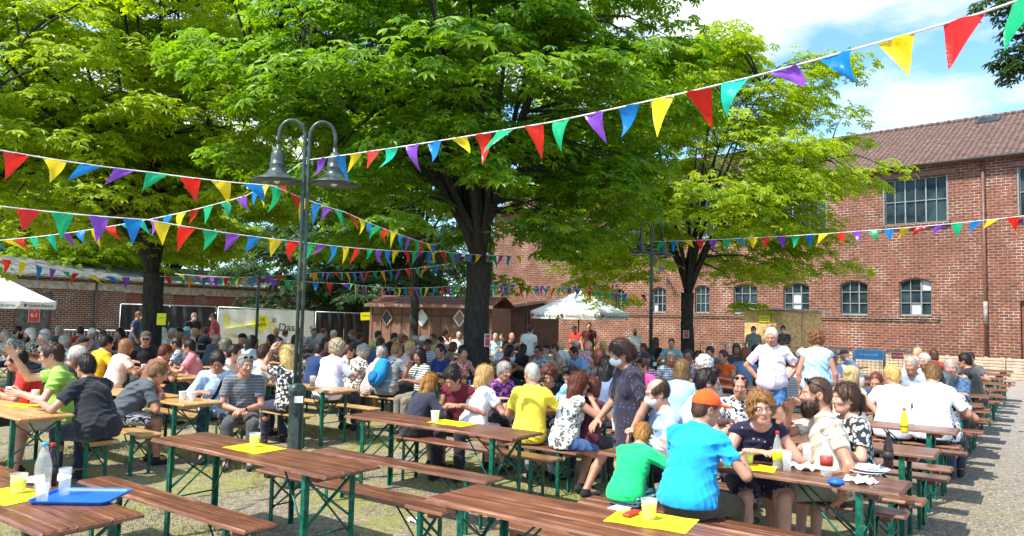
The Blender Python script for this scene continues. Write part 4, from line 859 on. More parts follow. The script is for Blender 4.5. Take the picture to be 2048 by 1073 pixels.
# table of the bearded man
mat_(1500, 935, 'yellow placemat under the arms of the curly haired person', .2, .36, .26); cup(1496, 928, 'clear cup with yellow print before the navy dress'); bottle(1555, 938, 'clear bottle with red cap and yellow label', 'red', 'glass', .776, .27, .034, 'yellow')
glass(1574, 942, 'upright empty glass beside the red capped bottle', .776, .14); napkin(1615, 938, 'crumpled white napkin pile before the bearded person', .777, .10, 3); glass(1614, 928, 'glass stuffed with white paper beside the napkins', .776, .15)
bottle(1653, 952, 'water bottle with pink label before the bearded person', 'white', 'glass', .776, .30, .042, 'red_sign'); plate(1732, 946, 'lower white plate of the stack at the table end'); plate(1738, 940, 'upper white plate of the stack at the table end', .795, .14, .03)
napkin(1745, 938, 'small crumpled napkin on the stacked plates', .815, .04, 5); bottle(1777, 935, 'cola bottle with black cap at the table end', 'black', 'cola', .776, .26, .036, 'ink'); napkin(1722, 965, 'folded white napkin at the front of the table end', .777, .08, 9)
e = MB(); e.lathe([(.001, .0), (.05, .0), (.055, .02), (.03, .035), (.001, .03)], n=10); o = e.build('wallet', M['blue_tray'], None, T(1672, 968), .3); tag(o, 'small blue purse at the table edge near the plates', 'purse')
# second table on the right
glass(1707, 878, 'tall glass beside the dark floral dress', .776, .14); bottle(1728, 880, 'water bottle with blue cap beside the floral dress', 'blue', 'glass', .776, .28, .04, 'white'); plate(1715, 886, 'white plate under the glass on the second right table', .776, .12)
bottle(1809, 866, 'lemonade bottle with red cap and yellow filling', 'red', 'orangeade', .776, .24, .036, 'yellow'); mat_(1745, 815, 'yellow placemat on the fourth right table', 0, .6, .22); cup(1760, 812, 'clear cup on the yellow mat of the fourth right table')
bottle(938, 770+42, 'water bottle with blue cap on the table behind the maroon top', 'blue', 'glass', .776, .30, .04, 'white')
mat_(1598, 860, 'yellow placemat behind the curly haired person', .1, .5, .3)
napkin(828, 1043, 'crumpled white paper lying on the grass', .0, .06, 13)
for k, (px, py, c, lb) in enumerate(((1405, 771, 'yellow', 'small yellow cup before the orange strap top'), (1340, 845, 'white', 'white cup left of the turquoise T-shirt'), (1232, 860, 'white', 'white cup behind the child in green'), (1048, 815, 'yellow', 'small cup beside the yellow polo shirt'), (490, 735, 'orange', 'red topped cup behind the grey striped shirt'), (1890, 762, 'yellow', 'far cup before the far blue shirt'))): cup(px, py, lb, c, .776)
for k, (px, py, lb) in enumerate(((1515, 745, 'behind the standing pinkish shirt'), (1400, 742, 'left of the orange top on a far table'), (1010, 800, 'between the white T-shirt and the yellow polo'), (1095, 812, 'before the dark dotted blouse'), (700, 742, 'on the table beyond the camouflage dress'), (765, 735, 'left of the backpack on the far table'), (860, 742, 'before the royal navy tank top'), (420, 742, 'on the table behind the light blue blouse'), (270, 742, 'before the pale pink blouse'), (350, 738, 'before the salmon pink T-shirt'), (120, 742, 'on the far table behind the light green T-shirt'), (1800, 770, 'on the table before the plain white T-shirt'), (1160, 800, 'behind the sleeveless patterned top'), (1720, 775, 'before the beige back'), (985, 735, 'right of the middle trunk on a far table'), (1500, 868, 'on the table before the patterned black and white shirt'), (1590, 850, 'behind the curly ginger hair'))):
    p = P(px, py, .776); uu, vv_ = to_uv(p); bt = min(((abs(tv-vv_)+max(0, abs(uu-tu)-1.05)*3, tu, tv) for tu, tv in TABLES)); un = min(max(uu, bt[1]-1.0), bt[1]+1.0); vn = bt[2]+(.12 if k % 2 else -.12); q = uv(un, vn); pp = proj((q[0], q[1], .776)); (mug if k % 3 else lambda a, b, c: cup(a, b, c, 'white', .776))(pp[0], pp[1], ('beer mug ' if k % 3 else 'white cup ')+lb)
# grass tufts: uncountable ground cover
r = np.random.default_rng(77); pts = []
while len(pts) < 9000:
    p = np.array([r.uniform(-7, 5), r.uniform(2.6, 12)]); n_ = math.sin(p[0]*1.9+1.3*math.sin(p[1]*1.1))+math.sin(p[1]*2.3+p[0]*.7+2)+.8*math.sin(p[0]*4.1-p[1]*3.3)
    if n_ > .55 and p[0] < 1.6+.25*(p[1]-3) and r.random() < .5+n_*.2: pts.append(p)
pts = np.array(pts); n = len(pts); V = np.zeros((n, 3, 3, 3)); h = r.uniform(.015, .05, n)
for k in range(3):
    a = r.uniform(0, 6.28, n); l = r.uniform(.2, .9, n); ox, oy = r.normal(0, .012, n), r.normal(0, .012, n); wd = .003
    V[:, k, 0] = np.stack([pts[:, 0]+ox-np.sin(a)*wd, pts[:, 1]+oy+np.cos(a)*wd, np.zeros(n)], 1); V[:, k, 1] = np.stack([pts[:, 0]+ox+np.sin(a)*wd, pts[:, 1]+oy-np.cos(a)*wd, np.zeros(n)], 1)
    V[:, k, 2] = np.stack([pts[:, 0]+ox+np.cos(a)*h*l, pts[:, 1]+oy+np.sin(a)*h*l, h], 1)
m_, N_, L_, b_ = newmat('grass blades', (.17, .22, .03), .6); g_ = N_.new('ShaderNodeNewGeometry'); L_.new(mixc(N_, L_, g_.outputs['Random Per Island'], (.10, .15, .02), (.34, .36, .08)), b_.inputs['Base Color'])
o = bpy.data.objects.new('grass', mesh_np('grass', V.reshape(-1, 3), np.arange(n*9).reshape(-1, 3), m_, smooth=False)); link(o); tag(o, 'short thin grass growing between the front tables', 'grass', kind='stuff')
# ================================================================ people: distance-field bodies turned into smooth meshes
class Fld:
    def __init__(s, lo, hi, h):
        s.h = h; s.lo = np.array(lo, np.float32); s.ax = [np.arange(lo[i], hi[i]+h, h, dtype=np.float32) for i in range(3)]; s.D = np.full([len(a) for a in s.ax], 1.0, np.float32)
    def sl(s, lo, hi, mg):
        r = []
        for i in range(3):
            a = max(0, int((lo[i]-mg-s.lo[i])/s.h)); b = min(len(s.ax[i]), int((hi[i]+mg-s.lo[i])/s.h)+2)
            if b <= a: return None
            r.append(slice(a, b))
        return tuple(r)
    def xyz(s, r): return s.ax[0][r[0]][:, None, None], s.ax[1][r[1]][None, :, None], s.ax[2][r[2]][None, None, :]
    def mix(s, r, d, k, op):
        A = s.D[r]
        if op == 'u':
            if k > 0: h = np.clip(.5+.5*(A-d)/k, 0, 1); s.D[r] = A*(1-h)+d*h-k*h*(1-h)
            else: s.D[r] = np.minimum(A, d)
        else:
            d = -d
            if k > 0: h = np.clip(.5-.5*(A-d)/k, 0, 1); s.D[r] = A*(1-h)+d*h+k*h*(1-h)
            else: s.D[r] = np.maximum(A, d)
    def cone(s, a, b, ra, rb, k=.02, op='u', flat=0, sq=None):
        a = np.array(a, np.float32); b = np.array(b, np.float32); R_ = max(ra, rb); r = s.sl(np.minimum(a, b)-R_, np.maximum(a, b)+R_, k+3*s.h)
        if r is None: return
        X, Y, Z = s.xyz(r); d = b-a; L2 = float(d@d)+1e-9; px, py, pz = X-a[0], Y-a[1], Z-a[2]; t = (px*d[0]+py*d[1]+pz*d[2])/L2; h = np.clip(t, 0, 1)
        qx, qy, qz = px-h*d[0], py-h*d[1], pz-h*d[2]
        if sq is not None:      # flatten along direction sq[0] by factor sq[1]
            n, f = sq; m = (qx*n[0]+qy*n[1]+qz*n[2])*(f-1); qx, qy, qz = qx+m*n[0], qy+m*n[1], qz+m*n[2]
        D = np.sqrt(qx*qx+qy*qy+qz*qz)-(ra+(rb-ra)*h)
        if flat: D = np.maximum(D, (t-1)*math.sqrt(L2))
        s.mix(r, D, k, op)
    def ell(s, c, rad, F=None, k=.02, op='u'):
        c = np.array(c, np.float32); R_ = max(rad); r = s.sl(c-R_, c+R_, k+3*s.h)
        if r is None: return
        X, Y, Z = s.xyz(r); x, y, z = X-c[0], Y-c[1], Z-c[2]
        if F is not None: x, y, z = (x*F[0][0]+y*F[0][1]+z*F[0][2]), (x*F[1][0]+y*F[1][1]+z*F[1][2]), (x*F[2][0]+y*F[2][1]+z*F[2][2])
        x, y, z = x/rad[0], y/rad[1], z/rad[2]; k0 = np.sqrt(x*x+y*y+z*z); k1 = np.sqrt((x/rad[0])**2+(y/rad[1])**2+(z/rad[2])**2)+1e-6
        s.mix(r, k0*(k0-1)/k1, k, op)
    def plane(s, p, n):   # keeps the side opposite to n
        X, Y, Z = s.xyz((slice(None),)*3); s.D = np.maximum(s.D, ((X-p[0])*n[0]+(Y-p[1])*n[1]+(Z-p[2])*n[2]).astype(np.float32))
    def folds(s, amp, seed, f=38):
        X, Y, Z = s.xyz((slice(None),)*3); rr = np.random.default_rng(seed)
        for i in range(4):
            d = rr.normal(size=3); d[2] *= 1.6; d /= np.linalg.norm(d); p = rr.uniform(0, 6, 3); q = rr.normal(size=3)*9; ff = f*rr.uniform(.6, 1.5)*(1, 1.3, 1.9, 2.4)[i]
            msk = np.clip(.35+.9*np.sin(q[1]*X*.9+q[2]*Y*.9+q[0]*Z*.9+p[2]), 0, 1)
            s.D = s.D-(amp*(.9, .8, .45, .2)[i]*msk*((1-np.abs(np.sin(ff*(X*d[0]+Y*d[1]+Z*d[2])*.5+p[0]+1.5*np.sin(q[0]*X+q[1]*Y+q[2]*Z+p[1]))))**2-.3)).astype(np.float32)
    def rough(s, amp, seed, f=(150, 150, 40)):
        X, Y, Z = s.xyz((slice(None),)*3); rr = np.random.default_rng(seed); p = rr.uniform(0, 6, 6)
        s.D = s.D-(amp*(np.sin(f[0]*X+p[0]+2*np.sin(20*Z+p[3]))*np.sin(f[1]*Y+p[1]+2*np.sin(17*Z+p[4]))+.6*np.sin(f[2]*Z+p[2]+3*np.sin(30*X+p[5])))).astype(np.float32)
    def mesh(s):
        D = s.D; ins = D < 0; nx, ny, nz = D.shape; c = np.zeros((nx-1, ny-1, nz-1), np.int8)
        for dx in (0, 1):
            for dy in (0, 1):
                for dz in (0, 1): c += ins[dx:nx-1+dx, dy:ny-1+dy, dz:nz-1+dz]
        act = (c > 0) & (c < 8); I = np.argwhere(act)
        if len(I) == 0: return np.zeros((0, 3)), np.zeros((0, 4), int)
        idx = np.full(act.shape, -1, np.int64); idx[act] = np.arange(len(I)); acc = np.zeros((len(I), 3)); cnt = np.zeros(len(I))
        for axis in range(3):
            o1, o2 = [a for a in range(3) if a != axis]
            for a in (0, 1):
                for b in (0, 1):
                    p0 = I.copy(); p0[:, o1] += a; p0[:, o2] += b; p1 = p0.copy(); p1[:, axis] += 1; d0 = D[p0[:, 0], p0[:, 1], p0[:, 2]]; d1 = D[p1[:, 0], p1[:, 1], p1[:, 2]]
                    m = (d0 < 0) != (d1 < 0); t = d0[m]/(d0[m]-d1[m]); q = p0[m].astype(float); q[:, axis] += t; acc[m] += q; cnt[m] += 1
        V = acc/cnt[:, None]*s.h+s.lo; Fs = []
        for axis in range(3):
            o1, o2 = [(1, 2), (2, 0), (0, 1)][axis]; sa = [slice(None)]*3; sb = [slice(None)]*3; sa[axis] = slice(0, -1); sb[axis] = slice(1, None)
            A, B = ins[tuple(sa)], ins[tuple(sb)]; E = np.argwhere(A != B); E = E[(E[:, o1] > 0) & (E[:, o2] > 0) & (E[:, o1] < D.shape[o1]-1) & (E[:, o2] < D.shape[o2]-1)]
            fl = A[E[:, 0], E[:, 1], E[:, 2]]; e = []
            for a, b in ((1, 1), (0, 1), (0, 0), (1, 0)): q = E.copy(); q[:, o1] -= a; q[:, o2] -= b; e.append(idx[q[:, 0], q[:, 1], q[:, 2]])
            f = np.stack(e, 1); f[~fl] = f[~fl][:, ::-1]; Fs.append(f)
        F = np.concatenate(Fs); return V, F[(F >= 0).all(1)]
def vv(*a): return np.array(a, float)
def rot(axis, ang):
    a = nrm(axis); K = np.array([[0, -a[2], a[1]], [a[2], 0, -a[0]], [-a[1], a[0], 0]]); return np.eye(3)+math.sin(ang)*K+(1-math.cos(ang))*K@K
def ik(a, t, l1, l2, pole):
    d = t-a; L_ = np.linalg.norm(d); L_ = min(max(L_, abs(l1-l2)+.02), l1+l2-.008); d = nrm(d); x = (l1*l1-l2*l2+L_*L_)/(2*L_); y = math.sqrt(max(0, l1*l1-x*x)); p = nrm(pole-d*(pole@d)); return a+d*x+p*y, a+d*L_
POSE = dict(mode='sit', lean=12, tilt=0, twist=0, hy=0, hp=8, ht=0, rh=(.17, .40, .83), lh=(-.17, .40, .83), rp=None, lp=None, rf=None, lf=None, curl=.5, bulk=1.0, fem=0, sl=.55, bottom='long', top='tee', S=1.0, hr='short', palm=None)
def skeleton(p):
    S = 1.0; sit = p['mode'] == 'sit'; hz = .565 if sit else .92; P0 = vv(0, 0, hz); J = {}
    Rl = rot((1, 0, 0), -R(p['lean'])) @ rot((0, 1, 0), R(p['tilt'])); up1 = Rl @ vv(0, 0, 1); Ru = rot((1, 0, 0), -R(p['lean']*1.35+4)) @ rot((0, 1, 0), R(p['tilt'])) @ rot((0, 0, 1), R(p['twist'])); up2 = Ru @ vv(0, 0, 1)
    ch = P0+up1*.26; nk = ch+up2*.235; rx = Ru @ vv(1, 0, 0); fw = Ru @ vv(0, 1, 0); sh = .163-.012*p['fem']
    J.update(P0=P0, ch=ch, nk=nk, rx=rx, fw=fw, up1=up1, up2=up2, Rl=Rl, Ru=Ru)
    J['rs'] = nk-up2*.062+rx*sh; J['ls'] = nk-up2*.062-rx*sh
    Hh = rot((0, 0, 1), R(p['hy'])) @ rot((1, 0, 0), -R(p['hp'])) @ rot((0, 1, 0), R(p['ht'])); J['H'] = Hh; J['hc'] = nk+up2*.058+vv(0, 0, .028)+Hh @ vv(0, .034, .070)
    for s, n in ((1, 'r'), (-1, 'l')):
        t = np.array(p[n+'h'], float); pole = np.array(p[n+'p'], float) if p[n+'p'] is not None else vv(s*.8, -.25, -.75); e, w = ik(J[n+'s'], t, .285, .25, pole); J[n+'e'] = e; J[n+'w'] = w
        hip = P0+vv(s*.088, .0, 0); ft = p[n+'f']
        if ft is None: ft = (s*.13, .42, .085) if sit else (s*.10, .02, .085)
        k, a = ik(hip, np.array(ft, float), .42, .415, vv(s*.12, 1, .35 if sit else 0)); J[n+'hip'] = hip; J[n+'k'] = k; J[n+'a'] = a
    return J
def hand(p, J, n):
    s = 1 if n == 'r' else -1; w = J[n+'w']; d = nrm(w-J[n+'e']); onT = .76 < w[2] < .90 and p['mode'] == 'sit' or (p['mode'] == 'sit' and .45 < w[2] < .60)
    pn = vv(0, 0, -1) if p['palm'] is None else np.array(p['palm'], float)
    if onT: d = nrm(vv(d[0], d[1], d[2]*.25))
    pn = nrm(pn-d*(pn@d)) if abs(pn@d) < .97 else nrm(np.cross(d, (1, 0, 0))); sd = np.cross(d, pn)*1.0
    if sd @ (-s*J['rx']) < 0: sd = -sd                       # thumb side points to the midline
    f = Fld(w-.20, w+.20, .0052); k = .006
    f.cone(w-d*.045, w+d*.01, .026, .024, .01); f.cone(w+d*.01+sd*.012, w+d*.075+sd*.024, .018, .014, .014); f.cone(w+d*.01-sd*.012, w+d*.075-sd*.024, .018, .013, .014); f.cone(w+d*.01, w+d*.08, .019, .014, .014)
    for i, (o, L_) in enumerate(((.030, .070), (.010, .080), (-.011, .074), (-.031, .058))):
        a = w+d*(.083-.004*abs(i-1))+sd*o; c = 0; dd = nrm(d+sd*o*2.2)
        for q, (fr, ang) in enumerate(((.45, .35), (.30, .55), (.25, .5))):
            c += ang*p['curl']*(1+.12*i); b = a+(dd*math.cos(c)+pn*math.sin(c))*L_*fr; f.cone(a, b, .0095-.0008*q, .0088-.0009*q, k*.5); a = b
    a = w+d*.020+sd*.026; b = a+nrm(d*.55+sd*.75+pn*.25)*.040; f.cone(a, b, .014, .0105, .012); f.cone(b, b+nrm(d*.9+sd*.3+pn*.35)*.034, .0105, .0085, .004)
    return f.mesh()
def head(p, J, h=.0068):
    hc, H = J['hc'], J['H']; F = [H[:, 0], H[:, 1], H[:, 2]]; g = lambda x, y, z: hc+H @ vv(x, y, z); f = Fld(hc-.20, hc+.17, h); m = 1-.06*p['fem']
    f.ell(g(0, -.012, .022), (.074, .094, .094), F, .02); f.ell(g(0, .022, -.038), (.060*m, .068, .080), F, .03); f.ell(g(0, .052, -.092), (.032*m, .028, .026), F, .03)
    f.cone(g(.045, .0, -.06), g(.02, .045, -.095), .018, .018, .025); f.cone(g(-.045, .0, -.06), g(-.02, .045, -.095), .018, .018, .025)
    f.ell(g(0, .078, .024), (.048, .016, .012), F, .015); 
    for s in (-1, 1):
        f.ell(g(s*.030, .099, .001), (.014, .014, .0062), F, .010, 's'); f.ell(g(s*.036, .066, -.028), (.022, .018, .018), F, .02); f.ell(g(s*.076, -.008, -.010), (.010, .022, .032), F, .008); f.ell(g(s*.083, -.002, -.008), (.006, .011, .018), F, .004, 's')
    f.cone(g(0, .086, .008), g(0, .108, -.030), .009, .0125, .012); f.cone(g(-.010, .094, -.034), g(.010, .094, -.034), .009, .009, .006)
    f.ell(g(0, .086, -.060), (.023, .011, .0055), F, .004); f.ell(g(0, .084, -.070), (.019, .011, .0060), F, .004); f.ell(g(0, .096, -.0650), (.020, .006, .0016), F, .002, 's')
    f.cone(g(0, -.022, -.045), J['nk']-J['up2']*.01, .053*m, .060*m, .03)
    V, Fc = f.mesh(); q = (V[Fc].mean(1)-hc) @ H; mi = np.zeros(len(Fc), int)
    mi[(np.abs(q[:, 0]) < .022) & (q[:, 1] > .080) & (q[:, 2] < -.054) & (q[:, 2] > -.077)] = 1
    # eyes
    mb = MB()
    for s in (-1, 1):
        c = g(s*.030, .0745, .001); mb.ball(c, .0112, 10, 2); mb.ball(c+H @ vv(0, .0058, -.0008), .0070, 8, 3)
    return [(V, Fc, mi), (np.array(mb.v), mb)]
def body_mesh(p, J, h):
    lo = np.minimum.reduce([J[k] for k in ('P0', 'nk', 'rs', 'ls', 're', 'le', 'rw', 'lw', 'rk', 'lk', 'ra', 'la')])-.2; hi = np.maximum.reduce([J[k] for k in ('P0', 'nk', 'rs', 'ls', 're', 'le', 'rw', 'lw', 'rk', 'lk', 'ra', 'la')])+.2
    lo[2] = -.02; f = Fld(lo, hi, h); B = p['bulk']; T_ = J['Ru']; Fu = [T_[:, 0], T_[:, 1], T_[:, 2]]; T1 = J['Rl']; F1 = [T1[:, 0], T1[:, 1], T1[:, 2]]
    f.ell(J['P0']+J['up1']*.04, (.15*B, .105*B, .11), F1, .03); f.ell(J['P0']+J['up1']*.16+J['up1']*0, (.135*B, .10*B, .13), F1, .04); f.ell(J['ch']+J['up2']*.06, (.150, .098, .16), Fu, .04)
    f.cone(J['rs']-J['rx']*.02, J['ls']+J['rx']*.02, .048, .048, .03); f.cone(J['nk'], J['hc']-J['H'] @ vv(0, .03, .06), .056, .052, .03)
    for q_ in 'rl': f.cone(J['nk']+J['up2']*.015, J[q_+'s'], .050, .04, .03)
    for s in 'rl':
        f.cone(J[s+'s'], J[s+'e'], .050, .037, .02); f.cone(J[s+'e'], J[s+'e']*.6+J[s+'w']*.4, .037, .038, .01); f.cone(J[s+'e']*.6+J[s+'w']*.4, J[s+'w'], .038, .025, .01)
        k, a = J[s+'k'], J[s+'a']; f.cone(J[s+'hip'], k, .080*B, .054, .03); f.cone(k, k*.65+a*.35+vv(0, -.015, 0), .052, .052, .02); f.cone(k*.65+a*.35+vv(0, -.015, 0), a, .050, .034, .02)
        f.cone(a, a+vv(0, .13, -.045), .034, .028, .02); f.cone(a, a+vv(0, -.03, -.045), .033, .032, .01)
    return f.mesh()
def joinm(parts):
    Vs = []; Fs = []; Ms = []; b = 0
    for V, F, m in parts: Vs.append(V); Fs.append(F+b); Ms.append(np.full(len(F), m) if np.isscalar(m) else m); b += len(V)
    return np.concatenate(Vs), np.concatenate(Fs), np.concatenate(Ms)
def shirt_mesh(p, J, h, seed):
    K = [J[k] for k in ('P0', 'nk', 'rs', 'ls', 're', 'le', 'rw', 'lw')]; lo = np.minimum.reduce(K)-.25; hi = np.maximum.reduce(K)+.16; f = Fld(lo, hi, h); B = p['bulk']; Ru, Rl = J['Ru'], J['Rl']; Fu = list(Ru.T); F1 = list(Rl.T); fem = p['fem']
    f.ell(J['P0']+J['up1']*.02, (.186*B, .152*B, .15), F1, .04); f.cone(J['P0']+J['up1']*.02, J['ch']+J['up2']*.06, .176*B, (.152-.008*fem)*(.6+.4*B), .05, sq=(J['fw'], 1.28)); f.ell(J['P0']+J['up1']*.14+Rl @ vv(0, .03*B, 0), ((.150-.012*fem)*B, .125*B, .15), F1, .06)
    f.ell(J['ch']+J['up2']*.06, (.168-.01*fem, .122, .150), Fu, .06); f.cone(J['rs']-J['rx']*.01, J['ls']+J['rx']*.01, .060, .060, .035); f.cone(J['nk']+J['up2']*.0, J['rs'], .062, .058, .04); f.cone(J['nk']+J['up2']*.0, J['ls'], .062, .058, .04)
    if fem:
        for s in (-1, 1): f.ell(J['ch']+J['up2']*.035+Ru @ vv(s*.075, .085, 0), (.072, .065, .07), Fu, .04)
    sl = p['sl']
    for s in 'rl':
        a, e, w = J[s+'s'], J[s+'e'], J[s+'w']
        if sl > 0:
            L1 = min(1, sl); f.cone(a, a+(e-a)*L1, .066, (.060 if sl <= 1 else .05), .03, flat=(sl <= 1))
            if sl > 1: f.cone(e, e+(w-e)*min(.97, (sl-1)), .050, .038, .02, flat=1)
        else: f.cone(a+(-J['rx'] if s == 'r' else J['rx'])*.0, a+(e-a)*.12, .058, .055, .03, flat=1)
    f.folds(.017 if sl <= 1 else .019, seed, 56)
    if p['top'] == 'dress' or p['top'] == 'tunic':
        if p['mode'] == 'stand': f.cone(J['P0']+vv(0, 0, .05), J['P0']-vv(0, 0, .36), .165*B, .215*B, .05, flat=1, sq=(vv(0, 1, 0), 1.3)); lowz = -9
        else:
            for s in 'rl': f.cone(J[s+'hip'], J[s+'hip']+(J[s+'k']-J[s+'hip'])*.92, .112, .092, .10, flat=1)
            lowz = .482
    else: lowz = p.get('hem', .484) if p['mode'] == 'sit' else J['P0'][2]-.10
    if lowz > 0: f.plane(vv(0, 0, lowz), vv(0, 0, -1))
    nr = .072 if not fem else .085
    f.ell(J['nk']+J['up2']*.055+Ru @ vv(0, .018+.02*fem, 0), (nr, nr+.01, .062), Fu, .008, 's')
    return f.mesh()
def pants_mesh(p, J, h, seed):
    K = [J[k] for k in ('P0', 'rk', 'lk', 'ra', 'la')]; lo = np.minimum.reduce(K)-.22; hi = np.maximum.reduce(K)+.18; f = Fld(lo, hi, h); B = p['bulk']; bt = p['bottom']
    f.ell(J['P0']+J['up1']*.0, (.166*B, .128*B, .105), list(J['Rl'].T), .03)
    for s in 'rl':
        hp, k, a = J[s+'hip'], J[s+'k'], J[s+'a']
        if bt == 'long': f.cone(hp, k, .097*B, .070, .04); f.cone(k, a+(k-a)*.06, .069, .060, .02, flat=1)
        elif bt == 'capri': f.cone(hp, k, .097*B, .070, .04); f.cone(k, k+(a-k)*.5, .068, .063, .02, flat=1)
        elif bt == 'shorts': f.cone(hp, hp+(k-hp)*.80, .100*B, .086, .04, flat=1)
        elif bt == 'skirt': f.cone(hp, hp+(k-hp)*.88, .112, .095, .12, flat=1)
    f.folds(.014, seed+5, 55); f.D[:, :, :] = f.D
    if p['mode'] == 'sit': f.plane(vv(0, 0, .480), vv(0, 0, -1)) if bt not in ('long', 'capri') else None
    return f.mesh()
def shoe_mesh(J, s, kind):
    mb = MB(); f = Fld(J[s+'a']-.22, J[s+'a']+.22, .008); a = J[s+'a'] - vv(0, 0, .085)
    f.ell(a+vv(0, .10, .035), (.047, .085, .036), None, .02); f.ell(a+vv(0, .0, .04), (.041, .075, .045), None, .02); f.cone(a+vv(0, 0, .06), a+vv(0, 0, .10), .044, .044, .015, flat=1); f.plane(a+vv(0, 0, .004), vv(0, 0, -1)); V, F = f.mesh(); return V, F
HAIRC = {}
def hair_mesh(style, h=.0075):
    if (style, h) in HAIRC: return HAIRC[(style, h)]
    f = Fld(vv(-.22, -.26, -.5), vv(.22, .2, .22), h); g = vv
    sk = lambda d: f.ell(g(0, -.016, .026), (.078+d, .097+d, .097+d), None, .01)
    face = lambda z=-.01, w=.075, dp=.09: f.ell(g(0, .115, z-.05), (w, dp, .11), None, .006, 's')
    if style in ('short', 'fringe', 'crop', 'quiff'):
        sk(.0045 if style != 'crop' else .001); f.ell(g(0, -.055, -.03), (.068, .05, .06), None, .02)
        if style == 'quiff': f.ell(g(0, .045, .115), (.055, .05, .025), None, .02)
        face(.015 if style == 'fringe' else .03); f.plane(g(0, 0, -.085), g(0, 0, -1)); f.rough(.0035 if style != 'crop' else .0012, 3)
        for s in (-1, 1): f.ell(g(s*.085, .02, -.045), (.03, .045, .05), None, .005, 's')
    elif style == 'balding':
        sk(.006); f.ell(g(0, .04, .10), (.075, .11, .07), None, .01, 's'); face(.03); f.plane(g(0, 0, -.085), g(0, 0, -1)); f.rough(.003, 4)
        for s in (-1, 1): f.ell(g(s*.085, .02, -.045), (.03, .045, .05), None, .005, 's')
    elif style in ('bob', 'long', 'pony', 'bun', 'updo'):
        sk(.012); f.ell(g(0, -.035, -.03), (.082, .075, .09), None, .03)
        if style == 'bob': f.ell(g(0, -.03, -.07), (.096, .080, .085), None, .03); f.plane(g(0, 0, -.15), g(0, 0, -1))
        if style == 'long': f.ell(g(0, -.04, -.08), (.098, .075, .11), None, .03); f.cone(g(0, -.075, -.08), g(0, -.10, -.33), .085, .055, .04, sq=(g(0, 1, 0), 1.7))
        if style == 'pony': f.ell(g(0, -.115, .01), (.03, .03, .03), None, .01); f.cone(g(0, -.13, .0), g(0, -.15, -.20), .036, .030, .02); f.cone(g(0, -.15, -.2), g(.01, -.14, -.30), .034, .012, .02)
        if style == 'bun': f.ell(g(0, -.12, .05), (.042, .04, .04), None, .008)
        if style == 'updo': f.ell(g(0, -.09, .06), (.06, .045, .05), None, .02)
        face(.01); 
        if style in ('pony', 'bun', 'updo'): f.plane(g(0, 0, -.10), g(0, 0, -1)); [f.ell(g(s*.085, .02, -.045), (.03, .045, .05), None, .005, 's') for s in (-1, 1)]
        f.rough(.004, 5, (170, 150, 14))
    elif style == 'curly':
        sk(.017); f.ell(g(0, -.02, -.015), (.098, .09, .08), None, .03); face(.015, .066); f.plane(g(0, 0, -.10), g(0, 0, -1)); f.rough(.010, 6, (110, 105, 95))
    elif style == 'cap':
        f.ell(g(0, -.012, .035), (.088, .106, .098), None, .01); f.plane(g(0, 0, .028), g(0, .12, -1)); f.ell(g(0, .11, .040), (.072, .075, .012), None, .012); f.ell(g(0, -.01, .133), (.008, .008, .006), None, .003)
    elif style == 'capback':
        f.ell(g(0, -.012, .035), (.088, .106, .098), None, .01); f.plane(g(0, 0, .028), g(0, .12, -1)); f.ell(g(0, -.11, .035), (.072, .06, .012), None, .012)
    elif style == 'beard':
        f.ell(g(0, .035, -.080), (.070, .062, .060), None, .02); f.ell(g(0, .068, -.125), (.045, .040, .050), None, .03); f.cone(g(.062, .0, -.01), g(.05, .03, -.07), .012, .02, .02); f.cone(g(-.062, .0, -.01), g(-.05, .03, -.07), .012, .02, .02); f.ell(g(0, .10, -.028), (.045, .03, .020), None, .01, 's'); f.ell(g(0, .105, -.065), (.020, .03, .006), None, .004, 's'); f.rough(.004, 8, (130, 130, 90))
    elif style == 'mask':
        f.ell(g(0, .048, -.052), (.060, .062, .052), None, .01); f.ell(g(0, .095, -.045), (.03, .028, .035), None, .02); f.plane(g(0, .02, 0), g(0, -1, 0)); f.cone(g(.05, .03, -.035), g(.078, -.01, -.02), .004, .003, .004); f.cone(g(-.05, .03, -.035), g(-.078, -.01, -.02), .004, .003, .004)
    V, F = f.mesh(); me = (V, F); HAIRC[(style, h)] = me; return me
HM = {}
